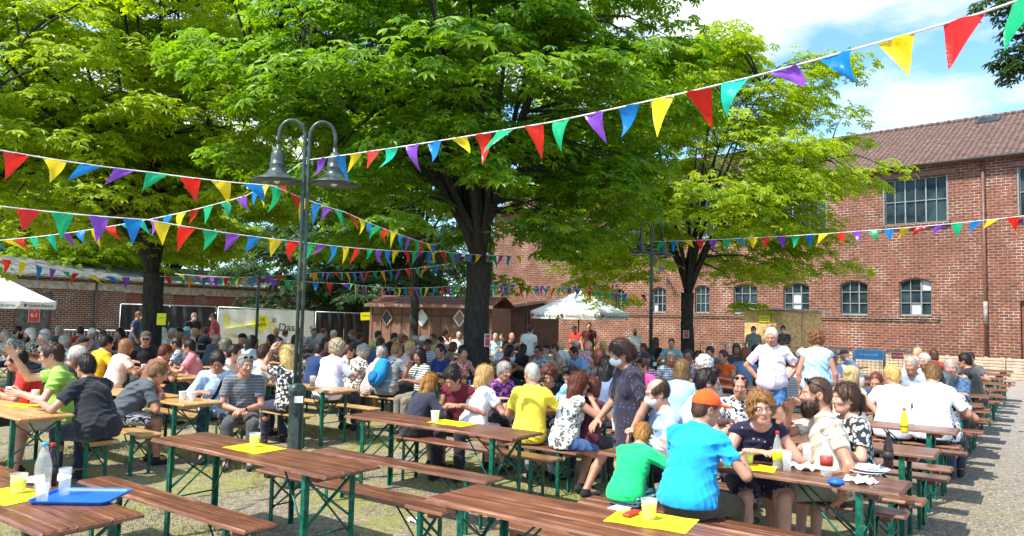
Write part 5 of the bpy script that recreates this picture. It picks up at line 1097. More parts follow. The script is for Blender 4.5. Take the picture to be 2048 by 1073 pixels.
def hairobj(style, h): 
    if ('o', style, h) not in HM:
        V, F = hair_mesh(style, h)
        if h < .010 and style not in ('cap', 'capback', 'mask') and len(F):
            rr = np.random.default_rng(len(style)*7); n = {'crop': 1500, 'beard': 1500, 'long': 4200, 'curly': 2600}.get(style, 2400); fi = rr.integers(0, len(F), n); a, b_, c = V[F[fi, 0]], V[F[fi, 1]], V[F[fi, 2]]; nn = np.cross(b_-a, c-b_); nn /= np.linalg.norm(nn, axis=1, keepdims=True)+1e-9; p = (a+c)/2+rr.normal(0, .002, (n, 3))
            g_ = np.tile([0, -.25, -1.0], (n, 1)) if style != 'beard' else np.tile([0, .3, -1.0], (n, 1)); top = np.clip((p[:, 2:3]-.05)/.06, 0, 1); g_ = g_*(1-top)+top*np.concatenate([p[:, :1]*8, p[:, 1:2]*6, np.full((n, 1), -.1)], 1); g_ += rr.normal(0, {'curly': 1.2, 'beard': .4}.get(style, .22), (n, 3)); t = g_-nn*(g_*nn).sum(1, keepdims=True); t /= np.linalg.norm(t, axis=1, keepdims=True)+1e-9; s_ = np.cross(nn, t)*.0011
            ln = rr.uniform(.5, 1.2, (n, 1))*{'crop': .012, 'beard': .022, 'long': .06, 'curly': .030, 'pony': .045, 'bob': .045}.get(style, .032); l1 = p+nn*.003; l2 = l1+t*ln*.5+nn*.0035; l3 = l1+t*ln+nn*rr.uniform(-.004, .006, (n, 1)); k_ = len(V)
            V = np.concatenate([V, np.stack([l1-s_, l1+s_, l2-s_, l2+s_, l3, l3+s_*.2], 1).reshape(-1, 3)]); b2 = k_+np.arange(n)[:, None]*6; F = np.concatenate([F, b2+np.array([0, 1, 3, 2]), b2+np.array([2, 3, 5, 4])])
        HM[('o', style, h)] = mesh_np(style, V, F, [None])
    return HM[('o', style, h)]
CLOTH = {}
def hexc(c): return tuple(((int(c[i:i+2], 16)/255)**2.2) for i in (0, 2, 4))
def cloth(c, pat='plain', c2='20222a'):
    k = (c, pat, c2)
    if k in CLOTH: return CLOTH[k]
    a, b_ = hexc(c), hexc(c2); m, N, L, b = newmat('fabric '+pat, a, .85); v = objvec(N); b.inputs['Sheen Weight'].default_value = .15
    if pat == 'plain': col = mixc(N, L, noise(N, L, v, 9, 4), tuple(x*.88 for x in a), tuple(min(1, x*1.1) for x in a))
    elif pat in ('stripe', 'vstripe'):
        w = nd(N, 'TexWave', Scale=9.0 if pat == 'stripe' else 26, Distortion=.2); w.bands_direction = 'Z' if pat == 'stripe' else 'X'; L.new(v, w.inputs[0]); rm = nd(N, 'MapRange'); rm.inputs[1].default_value = .5; rm.inputs[2].default_value = .6; L.new(w.outputs[1], rm.inputs[0]); col = mixc(N, L, rm.outputs[0], a, b_)
    elif pat == 'check':
        fs = []
        for d in 'XZ':
            w = nd(N, 'TexWave', Scale=8.5, Distortion=.8); w.bands_direction = d; L.new(v, w.inputs[0]); rm = nd(N, 'MapRange'); rm.inputs[1].default_value = .45; rm.inputs[2].default_value = .6; L.new(w.outputs[1], rm.inputs[0]); fs.append(rm.outputs[0])
        col = mixc(N, L, fs[0], a, tuple((x+y)/2 for x, y in zip(a, b_))); col = mixc(N, L, fs[1], col, b_)
    elif pat == 'floral':
        vo = nd(N, 'TexVoronoi', Scale=26); nz = nd(N, 'TexNoise', Scale=12, Detail=2); L.new(v, nz.inputs[0]); L.new(mixc(N, L, .08, v, nz.outputs['Color']), vo.inputs[0]); rm = nd(N, 'MapRange'); rm.inputs[1].default_value = .42; rm.inputs[2].default_value = .5; L.new(vo.outputs['Distance'], rm.inputs[0]); col = mixc(N, L, rm.outputs[0], b_, a)
    elif pat == 'dots':
        vo = nd(N, 'TexVoronoi', Scale=24); vo.inputs['Randomness'].default_value = .6; L.new(v, vo.inputs[0]); rm = nd(N, 'MapRange'); rm.inputs[1].default_value = .16; rm.inputs[2].default_value = .20; L.new(vo.outputs['Distance'], rm.inputs[0]); col = mixc(N, L, rm.outputs[0], b_, a)
    L.new(col, b.inputs['Base Color']); bump(N, L, b, noise(N, L, v, 30, 5, .6, .2, .8), .35, .01); CLOTH[k] = m; return m
SKIN = {}
def skin(t):
    if t in SKIN: return SKIN[t]
    c = {'l': (.62, .34, .24), 'm': (.50, .25, .16), 't': (.38, .17, .10), 'd': (.16, .07, .04)}[t]; m, N, L, b = newmat('skin '+t, c, .5); v = objvec(N); L.new(mixc(N, L, noise(N, L, v, 14, 4), tuple(x*.85 for x in c), (min(1, c[0]*1.12), c[1]*1.03, c[2]*.98)), b.inputs['Base Color']); b.inputs['Subsurface Weight'].default_value = .08; b.inputs['Subsurface Radius'].default_value = (.01, .004, .002); SKIN[t] = m; return m
HCOL = {'br': '4a3020', 'dk': '281c16', 'bl': 'd2a860', 'gr': 'a8a49c', 'wh': 'dedad2', 'rd': '6e3a22', 'lb': '8c6a40', 'gd': 'c08a45'}
HAIRM = {}
def hairm(k):
    c = HCOL.get(k, k)
    if c in HAIRM: return HAIRM[c]
    a = hexc(c); m, N, L, b = newmat('hair', a, .5); v = objvec(N); mp = nd(N, 'Mapping'); mp.inputs['Scale'].default_value = (60, 60, 12); L.new(v, mp.inputs[0]); ge = N.new('ShaderNodeNewGeometry'); L.new(mixc(N, L, 1.0, mixc(N, L, noise(N, L, mp.outputs[0], 1.5, 4, .6, .3, .7), tuple(x*.45 for x in a), tuple(min(1, x*1.35) for x in a)), mixc(N, L, ge.outputs['Random Per Island'], (.6, .6, .6), (1.5, 1.45, 1.4)), 'MULTIPLY'), b.inputs['Base Color']); HAIRM[c] = m; return m
LIPS = simple('lips', (.42, .17, .13), .4, .1); EYEW = simple('eye white', (.7, .68, .65), .3, .05); EYED = simple('iris', (.06, .045, .03), .2, .1)
MC = {}
def getmesh(kind, key, fn):
    k = (kind, key)
    if k not in MC: MC[k] = fn()
    return MC[k]
def part(name, me, mats, parent, M4=None):
    o = bpy.data.objects.new(name, me); link(o, parent)
    if M4 is not None: o.matrix_local = M4
    for i, m in enumerate(mats):
        if i < len(me.materials): o.material_slots[i].link = 'OBJECT'; o.material_slots[i].material = m
    return o
npers = 0
def person(label, root, rz, scale=1.0, q='hi', sk='m', hair=('short', 'br'), top=('8090a0', 'plain', '202020'), bot='30343c', pose=None, extras=(), group=None, shoes='222222'):
    """builds one person: body, hair, clothing; returns the empty"""
    global npers; npers += 1
    p = dict(POSE); p.update(pose or {}); J = skeleton(p); pk = tuple(sorted((k, str(v)) for k, v in p.items() if k not in ('hr',))); h = {'hi': .0105, 'mid': .014, 'lo': .019}[q]; seed = abs(hash(label)) % 9973 if False else sum(map(ord, label)) % 997
    if q != 'hi': seed = 5
    e = empty('person', (root[0], root[1], root[2] if len(root) > 2 else 0), rz, label, 'person', group); e.scale = (scale,)*3
    def mk_body():
        ps = [(*body_mesh(p, J, h), 0)]; hd, (ev, mb) = head(p, J, {'hi': .0068, 'mid': .0085, 'lo': .011}[q]); ps.append(hd)
        ef = [f for f in mb.f if len(f) == 4]; em = [m for f, m in zip(mb.f, mb.m) if len(f) == 4]; ps.append((ev, np.array(ef), np.array(em)))
        if q != 'lo' or True:
            for s in 'rl': ps.append((*hand(p, J, s), 0))
        V, F, mi = joinm(ps); return mesh_np('body', V, F, [None]*4, mi)
    hi = q == 'hi'
    part('body', getmesh('b', (pk, q), mk_body), [skin(sk), LIPS, EYEW, EYED], e)
    mk = lambda n, VF: mesh_np(n, VF[0], VF[1], [None])
    part('dress' if p['top'] == 'dress' else 'shirt', getmesh('s', (pk, q, seed), lambda: mk('shirt', shirt_mesh(p, J, h, seed))), [cloth(*top)], e)
    if p['bottom'] != 'none': part({'long': 'trousers', 'capri': 'trousers', 'shorts': 'shorts', 'skirt': 'skirt'}[p['bottom']], getmesh('p', (pk, q, seed), lambda: mk('trousers', pants_mesh(p, J, h*1.15, seed))), [cloth(*((bot,) if isinstance(bot, str) else bot))], e)
    if q != 'lo':
        for s in 'rl': part('shoe', getmesh('f', (pk, s), lambda: mk('shoe', shoe_mesh(J, s, 0))), [cloth(shoes)], e)
    H4 = Matrix([[*J['H'][i], J['hc'][i]] for i in range(3)]+[[0, 0, 0, 1]]); hh = {'hi': .0065, 'mid': .009, 'lo': .012}[q]
    if hair[0] != 'bald': part('cap' if hair[0].startswith('cap') else 'hair', hairobj(hair[0], hh), [cloth(hair[1]) if hair[0].startswith('cap') else hairm(hair[1])], e, H4)
    for x in extras:
        if x[0] == 'hair2': part('hair', hairobj(x[1], hh), [hairm(x[2])], e, H4)
        if x[0] == 'beard': part('beard', hairobj('beard', hh), [hairm(x[1])], e, H4)
        if x[0] == 'mask': part('face_mask', hairobj('mask', hh), [cloth('e8e8e8' if len(x) < 2 else x[1])], e, H4)
        if x[0] in ('glasses', 'shades'):
            w = MB(); dk = 0
            for s in (-1, 1):
                w.tube([(s*.032+.021*math.cos(t), .100-.004*abs(math.sin(t)), .002+.016*math.sin(t)) for t in [math.pi*2*i/12 for i in range(13)]], .0016, 5, 0, False); w.tube([(s*.053, .098, .005), (s*.074, .05, .004), (s*.080, -.01, -.002)], .0016, 5, 0, False)
                if x[0] == 'shades': w.add([(s*.032+.021*math.cos(t), .1005, .002+.016*math.sin(t)) for t in [math.pi*2*i/12 for i in range(12)]], [tuple(range(12))], 0)
            w.tube([(-.011, .103, .006), (.011, .103, .006)], .0015, 5); me = w.mesh('glasses', M['black']); o = bpy.data.objects.new('glasses', me); link(o, e); o.matrix_local = H4
        if x[0] == 'topshades':
            w = MB()
            for s in (-1, 1): w.ball((s*.035, .062, .098), (.028, .008, .018), 10); w.tube([(s*.06, .05, .095), (s*.083, -.01, .06), (s*.084, -.04, .03)], .003, 5)
            me = w.mesh('sunglasses', M['black']); o = bpy.data.objects.new('sunglasses', me); link(o, e); o.matrix_local = H4
        if x[0] == 'watch':
            w = MB(); wv = J[x[1]+'w']; d = nrm(wv-J[x[1]+'e']); w.tube([wv-d*.035, wv-d*.012], .031, 12); w.build('watch', M['black'], e)
        if x[0] == 'strap':
            f = Fld(J['P0']-.35, J['nk']+.25, .0105); a_, b2 = J['ls']+J['up2']*.05, J['P0']+J['rx']*.17; w = MB(); pts = [J['ls']+J['up2']*.055+J['fw']*.0, J['ls']*.7+J['rs']*.3+J['fw']*.118-J['up2']*.02, J['ch']+J['fw']*.148, J['P0']+J['up1']*.12+J['fw']*.15+J['rx']*.09, J['P0']+J['rx']*.17+J['up1']*.05+J['fw']*.06]
            for a, b in zip(pts, pts[1:]): w.bar(a, b, .035, .012, up=J['fw'])
            w.build('bag_strap', M['black'], e)
    return e, J
SIT_TOP = .565+.26+.235+.075+.045+.075+.118
def facing(u, v):
    """unit direction in world -> rotation so that local +y points there"""
    d = U*u+W*v; return math.atan2(-d[0], d[1])
def headpos(px, py, Y): return PD(px, py, Y)
def at_head(px, py, Y, J, rz, scale):
    """root so that the head centre shows at px and ground stays at 0"""
    hc = J['hc']*scale; c, s = math.cos(rz), math.sin(rz); o = np.array([hc[0]*c-hc[1]*s, hc[0]*s+hc[1]*c]); d = ray(px, py); return np.array([d[0]/d[1]*Y, Y])-o
# ================================================================ the people at the tables
BL = []
for ci, (u0, vs, tan, cn, _x) in enumerate(cols):
    for v in vs: BL += [(u0, u0+2.2, v-BEN, 1), (u0, u0+2.2, v+BEN, -1)]
def dirof(face, px, v=0):
    if face == 'b': return facing(0, 1)
    if face == 'f': return facing(0, -1)
    d = {'l': (-1, -.15), 'r': (1, .15), 'lf': (-.85, -.55), 'rf': (.6, -.8), 'lb': (-.7, .7), 'c': (-(px-1024)/1480, -1), 'bb': ((px-1024)/1480, 1)}[face] if isinstance(face, str) else face
    return math.atan2(-d[0], d[1])
LOG = []
def put(label, px, py, face, v=None, Y=None, sc=1.0, q=None, z=0, pose=None, yaw=0, **kw):
    """px,py = top of the head in the photograph; v = bench line, or Y = depth"""
    p = dict(POSE); p.update(pose or {}); sit = p['mode'] == 'sit'; rz = dirof(face, px)+R(yaw); J = skeleton(p); d = ray(px, py)[:2]
    for it in range(3):
        zr = max(0, .475*(1-sc)) if sit else 0
        hc = J['hc']*sc; c, s = math.cos(rz), math.sin(rz); o = np.array([hc[0]*c-hc[1]*s, hc[0]*s+hc[1]*c])
        if v is not None:
            # uv(u,v)+o parallel to d
            b = W*v+o; u = -(b[0]*d[1]-b[1]*d[0])/(U[0]*d[1]-U[1]*d[0]); root = U*u+W*v
        else: root = d/d[1]*Y-o
        hw = root+o; zt = (hc[2]+.118*sc)+zr+z; Yh = hw[1]; want = PD(px, py, Yh)[2]
        if it < 2 and kw.get('fit', True): sc = float(np.clip(sc*(1+(want-zt)/max(.6, zt)), sc*.93, sc*1.06)) if it == 0 else sc
    kw.pop('fit', None)
    if q is None: q = 'hi' if Yh < 9.2 else ('mid' if Yh < 13.5 else 'lo')
    LOG.append((label[:30], px, py, round(proj((hw[0], hw[1], zt))[1]), round(Yh, 1), round(sc, 2)))
    return person(label, (root[0], root[1], zr+z), rz, sc, q, pose=pose, **kw)
F_ = dict(fem=1, hr=0); ST = dict(mode='stand', lean=1, hp=6, rh=(.22, .06, .84), lh=(-.22, .06, .84), rp=(.6, -.6, 0), lp=(-.6, -.6, 0), palm=(0, 0, 0.01))
ST['palm'] = (-1, 0, 0)
def P_(**k): return k
# ---- front right
put('person in turquoise T-shirt and orange cap seated with back to the camera', 1414, 783, 'b', v=5.02, sc=1.02, hair=('cap', 'f05a14'), top=('12a2e0', 'plain', '000000'), bot='4c4632', pose=P_(lean=14, hy=-35, hp=12, rh=(.22, .36, .83), lh=(-.10, .42, .83), bulk=1.12, sl=.62, hem=.545), extras=(('hair2', 'crop', 'br'),), yaw=-8)
put('child in bright green T-shirt and checked shorts leaning on the table', 1285, 850, 'b', v=5.02, sc=.80, hair=('short', 'gd'), top=('18d070', 'plain', '000000'), bot=('102830', 'check', '9ad8d8'), pose=P_(lean=26, hy=20, hp=30, rh=(.25, .40, .98), lh=(-.1, .45, .98), bottom='shorts', sl=.6, hem=.54), yaw=-4)
put('person with curly ginger hair, glasses and navy patterned dress', 1522, 783, 'c', v=6.12, sc=1.0, sk='l', hair=('curly', 'a0703c'), top=('1c1838', 'dots', 'a8a0a0'), pose=P_(fem=1, sl=0, top='dress', bottom='none', lean=24, hp=2, rh=(.10, .44, .83), lh=(-.12, .42, .83), ht=6), extras=(('glasses',),), shoes='30204a', yaw=12)
put('person with long dark beard and beige striped shirt, hand at the chin', 1632, 755, 'l', v=6.18, sc=1.03, hair=('crop', 'br'), top=('e8dcc8', 'vstripe', 'bca68a'), bot='8a8672', pose=P_(lean=6, hp=2, rh=(.03, .30, 1.09), rp=(.5, .5, -1), lh=(-.28, .05, .52), lp=(-1, -.6, 0), curl=1.3, bottom='shorts', sl=.6), extras=(('beard', '3a2418'), ('topshades',)), shoes='5a6040', yaw=-16)
put('person in dark floral dress with brown ponytail facing left', 1690, 757, 'l', v=6.73, sc=.96, sk='l', hair=('pony', 'br'), top=('20262e', 'floral', 'c8c8c0'), pose=P_(fem=1, sl=.7, top='dress', bottom='none', lean=4, hp=0, rh=(.2, .30, .80), lh=(-.2, .35, .83)), yaw=-6)
put('person in black and white patterned shirt with receding hair facing the camera', 1480, 752, 'c', v=7.885, hair=('balding', 'br'), top=('e0e0e0', 'floral', '303438'), pose=P_(lean=8, sl=.7), extras=(('topshades',),))
put('person with dark wavy hair and glasses in white shirt behind the orange cap', 1416, 738, 'r', v=6.73, sc=1.03, sk='l', hair=('quiff', 'dk'), top=('f0f0ee', 'plain', '000000'), pose=P_(lean=10, hp=10, bulk=1.1), extras=(('glasses',),), yaw=-12)
put('person with white face mask and light blue denim shirt facing left', 1314, 755, 'l', v=6.18, sc=.97, sk='l', hair=('balding', 'br'), top=('a0bcd8', 'plain', '000000'), pose=P_(lean=10, sl=1.9, hp=12, rh=(.12, .34, .86), lh=(-.1, .34, .86)), extras=(('mask', 'eef0f2'), ('glasses',)))
put('small child in pink top held beside the masked person', 1284, 757, 'lf', Y=6.95, sc=.62, z=.10+.42, hair=('short', 'br'), top=('e04a90', 'plain', '000000'), pose=P_(sl=.8, lean=4, rh=(.14, .25, .75), lh=(-.14, .25, .75)), q='hi')
put('standing person in dark dotted dress wearing a white face mask', 1240, 681, (-.9, -.25), Y=6.85, sc=.96, hair=('pony', 'br'), top=('2a2638', 'dots', '5c5870'), pose=P_(mode='stand', fem=1, lean=4, hp=22, top='dress', bottom='none', sl=.85, rh=(.12, .28, .93), lh=(-.24, .10, .88), rp=(.6, -.6, -.3), lp=(-.6, -.6, 0), palm=(0, 0, -1)), extras=(('mask', 'f0f2f4'),), shoes='181820')
# ---- centre
put('person with red brown long hair in white patterned sleeveless top', 1160, 748, 'b', v=6.73, sc=.97, hair=('long', 'rd'), top=('ecece4', 'floral', '6c6a66'), bot='3c5c8c', pose=P_(fem=1, sl=0, lean=12, bottom='shorts', hy=-14, rf=(.30, .12, .085), lf=(.05, .2, .085), rh=(.12, .30, 1.0)), yaw=-28)
put('person with bald head and sunglasses in yellow polo shirt', 1064, 727, 'b', v=6.73, hair=('crop', 'gr'), top=('f0d840', 'plain', '000000'), bot='9098a4', pose=P_(lean=8, hy=48, sl=.7, bottom='long', lh=(-.12, .30, .80)), extras=(('shades',),), yaw=14)
put('person with long blonde hair in white T-shirt seen from behind', 972, 734, 'b', v=6.73, sc=.97, sk='l', hair=('long', 'e0b878'), top=('f4f4f4', 'plain', '000000'), bot=('f0c8cc', 'plain', '000000'), pose=P_(fem=1, lean=12, hy=-40, bottom='shorts', sl=.6), yaw=-6)
put('person with long blonde ponytail in dark jacket seen from behind', 862, 752, 'b', v=6.25, sc=.92, hair=('pony', 'gd'), top=('2c2e3c', 'plain', '000000'), bot='16161c', pose=P_(fem=1, lean=20, sl=1.9, bottom='skirt', hp=14), extras=(('hair2', 'long', 'gd'),), yaw=-8)
put('person with short black hair in maroon top bending forward', 905, 730, (-.35, -1), v=6.9, sc=.98, hair=('updo', 'dk'), top=('6c1028', 'plain', '000000'), bot='202028', pose=P_(fem=1, lean=26, sl=0, hp=34, rh=(-.0, .42, .80), lh=(-.15, .40, .80)))
put('person with grey hair and purple patterned top behind the blonde in white', 1010, 727, 'rf', v=7.885, sc=.96, hair=('updo', 'gr'), top=('503070', 'floral', 'e070c0'), pose=P_(fem=1, lean=14))
put('person with short brown hair in dark dotted blouse looking down', 1098, 728, 'c', v=7.885, sc=.96, hair=('curly', 'rd'), top=('202028', 'dots', 'c8c8c8'), pose=P_(fem=1, lean=18, hp=24))
put('person with dark hair and blue shirt looking down beside the yellow polo', 1142, 732, (-.7, -.7), v=7.885, hair=('quiff', 'dk'), top=('60a8d0', 'floral', 'c0d8e8'), pose=P_(lean=18, hp=28))
put('person with dark hair in maroon vest behind the patterned sleeveless top', 1188, 760, 'b', v=6.95, sc=.90, hair=('bob', 'rd'), top=('50182c', 'plain', '000000'), pose=P_(fem=1, sl=0, lean=10))
put('person in light blue shirt with brown hair seen from behind the table', 1366, 706, 'b', v=8.43, sc=.99, hair=('bob', 'lb'), top=('98c8ec', 'plain', '000000'), pose=P_(lean=14, sl=.8, bulk=1.12))
put('person in grey blue top with long dark hair left of the masked standing person', 1213, 706, 'b', v=8.43, sc=.97, hair=('long', 'dk'), top=('70809c', 'plain', '000000'), pose=P_(fem=1, sl=.8, lean=8), yaw=20)
# ---- left
put('person with long blonde hair in black floral top raising a paper', 574, 692, (-.7, .75), v=6.525, sc=.99, hair=('long', 'e4c47c'), top=('26262c', 'floral', 'd8d4c8'), bot='283048', pose=P_(fem=1, sl=.5, lean=6, rh=(.1, .40, .83), lh=(-.12, .34, 1.25), lp=(-.6, .4, -1)))
put('person in grey striped T-shirt with hands clasped between the knees', 492, 710, 'c', v=5.515, hair=('short', 'gr'), top=('74787c', 'stripe', '54585e'), bot='4a4a48', pose=P_(lean=16, hy=28, hp=6, sl=.65, rh=(.03, .36, .66), lh=(-.03, .38, .66), curl=1.1, palm=(0, -.3, -1)), extras=(('topshades',), ('watch', 'l')), yaw=-4)
put('person in light blue blouse with dark bag strap reading at the table', 436, 703, 'c', v=5.515, sc=.98, hair=('updo', 'dk'), top=('a4c8e4', 'floral', 'dce8f0'), bot='30425c', pose=P_(fem=1, sl=1.4, lean=10, hp=26), extras=(('strap',), ('glasses',)))
put('person in washed grey T-shirt hunched over the pale table', 318, 722, 'b', v=4.365, sc=.97, hair=('fringe', 'lb'), top=('50565c', 'plain', '303438'), bot=('c8ccd0', 'vstripe', '303438'), pose=P_(lean=34, hp=26, sl=.7, bottom='shorts', rh=(.12, .42, .80), lh=(-.02, .40, .95), lp=(-.6, .5, -1)), yaw=-12)
put('person in black T-shirt with dark hair seen from behind at the pale table', 172, 710, (-.92, .42), v=3.80, sc=1.06, hair=('short', 'dk'), top=('1e222a', 'plain', '000000'), bot='28344c', pose=P_(lean=16, bulk=1.25, sl=.65, lh=(-.34, .40, .83), rh=(.05, .42, .83)))
put('person in light green T-shirt with glasses raising one hand', 104, 687, (-.85, -.45), v=3.855, sc=1.06, sk='l', hair=('short', 'br'), top=('98c854', 'plain', '507020'), bot=('b8b8b0', 'plain', '000000'), pose=P_(lean=10, hp=12, sl=.6, bottom='shorts', rh=(.16, .50, 1.16), rp=(.3, .3, -1), curl=.4, palm=(-1, 0, 0), bulk=1.08), extras=(('glasses',),))
put('person in red T-shirt at the left edge looking left', 34, 700, (-.85, -.45), v=3.9, sc=1.03, sk='m', hair=('balding', 'dk'), top=('d42414', 'plain', '000000'), pose=P_(lean=14, sl=.7, bulk=1.1, hp=10), yaw=6)
put('person in yellow shirt seen from behind left of the pink blouse', 215, 672, 'b', v=6.125, sc=1.0, hair=('short', 'dk'), top=('e8b420', 'plain', '000000'), pose=P_(lean=14, sl=.7, bulk=1.1))
put('person with wavy reddish hair in pale pink blouse seen from behind', 254, 680, 'b', v=6.125, sc=1.02, hair=('bob', 'a87850'), top=('f0ccb8', 'plain', '000000'), pose=P_(fem=1, sl=.6, bulk=1.08))
put('person in black shirt with cap and sunglasses smiling by the left trunk', 292, 664, 'c', v=7.275, sc=1.04, hair=('cap', '4a4438'), top=('1a1a1c', 'plain', '000000'), pose=P_(lean=6, bulk=1.15), extras=(('shades',),))
put('person in salmon pink T-shirt facing left with arms on the table', 378, 680, 'l', v=7.275, sc=1.0, hair=('short', 'dk'), top=('e88890', 'plain', '000000'), bot='2c3844', pose=P_(lean=8, fem=1, sl=.6, bulk=1.08))
put('person in pale blue scarf facing left beside the salmon pink T-shirt', 352, 676, 'l', v=7.85, sc=1.0, sk='t', hair=('short', 'dk'), top=('a8b4c4', 'floral', '586474'), pose=P_(lean=10))
put('person with grey curly hair in large lavender white shirt seen from behind', 676, 680, 'b', v=7.675, sc=1.07, hair=('curly', 'c0b090'), top=('dcdcf4', 'plain', '000000'), pose=P_(lean=8, bulk=1.3, sl=.8, hy=-20))
put('person with short grey hair in camouflage patterned dress', 728, 690, 'b', v=8.925, sc=.98, hair=('curly', 'c4c0b0'), top=('d4ccc0', 'floral', '3c4038'), pose=P_(fem=1, lean=12, top='dress', bottom='none', hy=-30, hp=16, sl=.6), yaw=-10)
bp_, bJ = put('person in grey T-shirt wearing a light blue backpack seen from behind', 795, 686, 'b', v=8.925, sc=1.08, hair=('crop', 'lb'), top=('888c8c', 'plain', '000000'), pose=P_(lean=14, bulk=1.15, sl=.75), q='hi')
put('person in navy shirt half hidden behind the lamp post', 640, 690, 'b', v=8.925, sc=1.03, hair=('short', 'dk'), top=('1c3864', 'plain', '000000'), pose=P_(bulk=1.15, sl=.8), yaw=8)
# backpack: worn, so a thing of its own
f = Fld(vv(-.24, -.24, -.3), vv(.24, .16, .3), .011); f.ell(vv(0, -.05, -.02), (.135, .09, .25), None, .02); f.ell(vv(0, -.10, -.12), (.13, .08, .13), None, .02); f.ell(vv(0, -.04, .14), (.11, .07, .08), None, .03); f.cone(vv(-.02, -.03, .18), vv(.02, -.03, .18), .018, .018, .01); f.folds(.012, 3, 50); V_, Fc_ = f.mesh()
be = empty('backpack', (0, 0, 0), 0, 'light blue drawstring backpack worn on a grey T-shirt', 'backpack'); part('pack', mesh_np('pack', V_, Fc_, [None]), [cloth('1088c8')], be)
f = Fld(vv(-.2, -.26, -.3), vv(.2, .1, .1), .011); f.ell(vv(0, -.165, -.12), (.095, .04, .095), None, .01); f.folds(.008, 9, 60); V_, Fc_ = f.mesh(); part('pocket', mesh_np('pocket', V_, Fc_, [None]), [cloth('0c6ca4')], be)
w = MB(); w.tube([(.05*math.cos(t*.7), -.05+.05*math.sin(t*.7), .225+.006*math.sin(t*3)) for t in range(10)], .012, 6); w.build('drawstring', cloth('0a4c78'), be)
w = MB()
for s in (-1, 1): w.tube([(s*.06, -.02, .17), (s*.10, .05, .24), (s*.12, .12, .26), (s*.13, .17, .20)], .011, 6); w.tube([(s*.11, -.02, -.14), (s*.19, .04, -.12), (s*.2, .12, -.05)], .007, 6)
w.build('strap', cloth('1088c8'), be); bs = bp_.scale[0]; lc = bJ['ch']*.8+bJ['P0']*.2-bJ['fw']*.175; bz = bp_.rotation_euler[2]; be.matrix_world = Matrix.Translation(bp_.location) @ Matrix.Rotation(bz, 4, 'Z') @ Matrix.Scale(bs, 4) @ Matrix.Translation(Vector(lc)) @ Matrix(bJ['Ru'].tolist()).to_4x4()
# ---- right, standing and far
put('standing person in pinkish white shirt and denim shorts, hands on the hips', 1543, 655, (-.15, -1), Y=11.0, hair=('crop', 'wh'), sk='m', top=('f0e4f0', 'plain', '000000'), bot='4c7cb0', pose=P_(mode='stand', lean=2, hp=18, hy=-24, rh=(.19, .03, .95), lh=(-.19, .03, .95), rp=(1, -.35, .1), lp=(-1, -.35, .1), bottom='shorts', sl=.8, bulk=1.15, palm=(0, 0, -1)), extras=(('watch', 'l'),), q='hi')
put('standing person in light blue sleeveless blouse seen from behind', 1633, 660, 'bb', Y=10.95, sc=.98, hair=('curly', '94603c'), top=('a8d4f4', 'plain', '000000'), bot='20242c', pose=P_(mode='stand', fem=1, lean=2, sl=0, bulk=1.1, rh=(.24, .06, .84), lh=(-.22, .06, .84), rp=(.6, -.6, 0), lp=(-.6, -.6, 0), palm=(-1, 0, 0)), q='hi')
MIDP = P_(lean=12); 
put('person in orange strap top with dark red hair at the right tables', 1446, 699, 'lf', v=13.425, sc=.97, hair=('short', '4a1c1c'), top=('f06010', 'plain', '000000'), pose=P_(fem=1, sl=0, lean=8))
put('person in grey blue sweater seen from behind near the orange top', 1491, 697, 'b', v=13.425, sc=1.0, hair=('bob', 'rd'), top=('6484a4', 'plain', '000000'), pose=P_(fem=1, sl=.8, lean=10))
put('person in white and grey striped top behind the standing pinkish shirt', 1582, 706, 'b', v=11.725, sc=1.0, hair=('short', 'dk'), top=('e8ecec', 'stripe', 'a0aaa8'), pose=P_(fem=1, sl=.8, bulk=1.1))
put('person with grey hair and glasses in pale blue blouse facing the camera', 1604, 699, 'c', v=14.575, sc=1.0, hair=('curly', 'wh'), top=('b8e0f0', 'plain', '000000'), pose=P_(fem=1), extras=(('glasses',),))
put('person with dark cap and glasses in light shirt right of the blue blouse', 1667, 690, 'c', v=14.575, sc=1.0, hair=('cap', '3c3c40'), top=('c8d8e8', 'vstripe', '8898b0'), pose=P_(bulk=1.05), extras=(('glasses',),))
put('person with pinned blonde hair and open beige back at the right tables', 1704, 732, 'r', v=10.075, sc=.97, sk='l', hair=('bun', 'e4c890'), top=('ead8a0', 'plain', '000000'), pose=P_(fem=1, sl=0, lean=14), q='hi', yaw=30)
put('person in grey white washed T-shirt with short blond hair seen from behind', 1782, 731, 'b', v=10.075, sc=1.02, hair=('short', 'e0bc70'), top=('ece8ec', 'plain', '000000'), pose=P_(bulk=1.15, sl=.75, hy=50), yaw=4)
put('person in plain white T-shirt with short brown hair seen from behind', 1866, 727, 'b', v=10.075, sc=1.05, hair=('crop', 'lb'), top=('fafafa', 'plain', '000000'), bot='2c3c5c', pose=P_(bulk=1.15, sl=.75, hp=22, lean=18), extras=(('hair2', 'short', 'lb'),))
put('person in dark blue shirt leaning with red face left of the white T-shirts', 1752, 738, 'f', v=11.225, sc=.97, hair=('crop', 'rd'), top=('28487c', 'plain', '000000'), pose=P_(lean=30, hp=20, tilt=12), q='mid')
put('person in grey striped shirt leaning left at the far right tables', 1822, 704, 'lf', v=12.875, sc=1.02, hair=('crop', 'gr'), top=('b8c4d0', 'vstripe', '70808c'), pose=P_(lean=16, bulk=1.1, sl=.8, tilt=-10), q='mid')
put('person with white hair in pale shirt at the far right tables', 1848, 702, 'lf', v=14.575, sc=1.0, hair=('short', 'wh'), top=('e8e4e8', 'plain', '000000'), pose=P_(lean=12), q='mid')
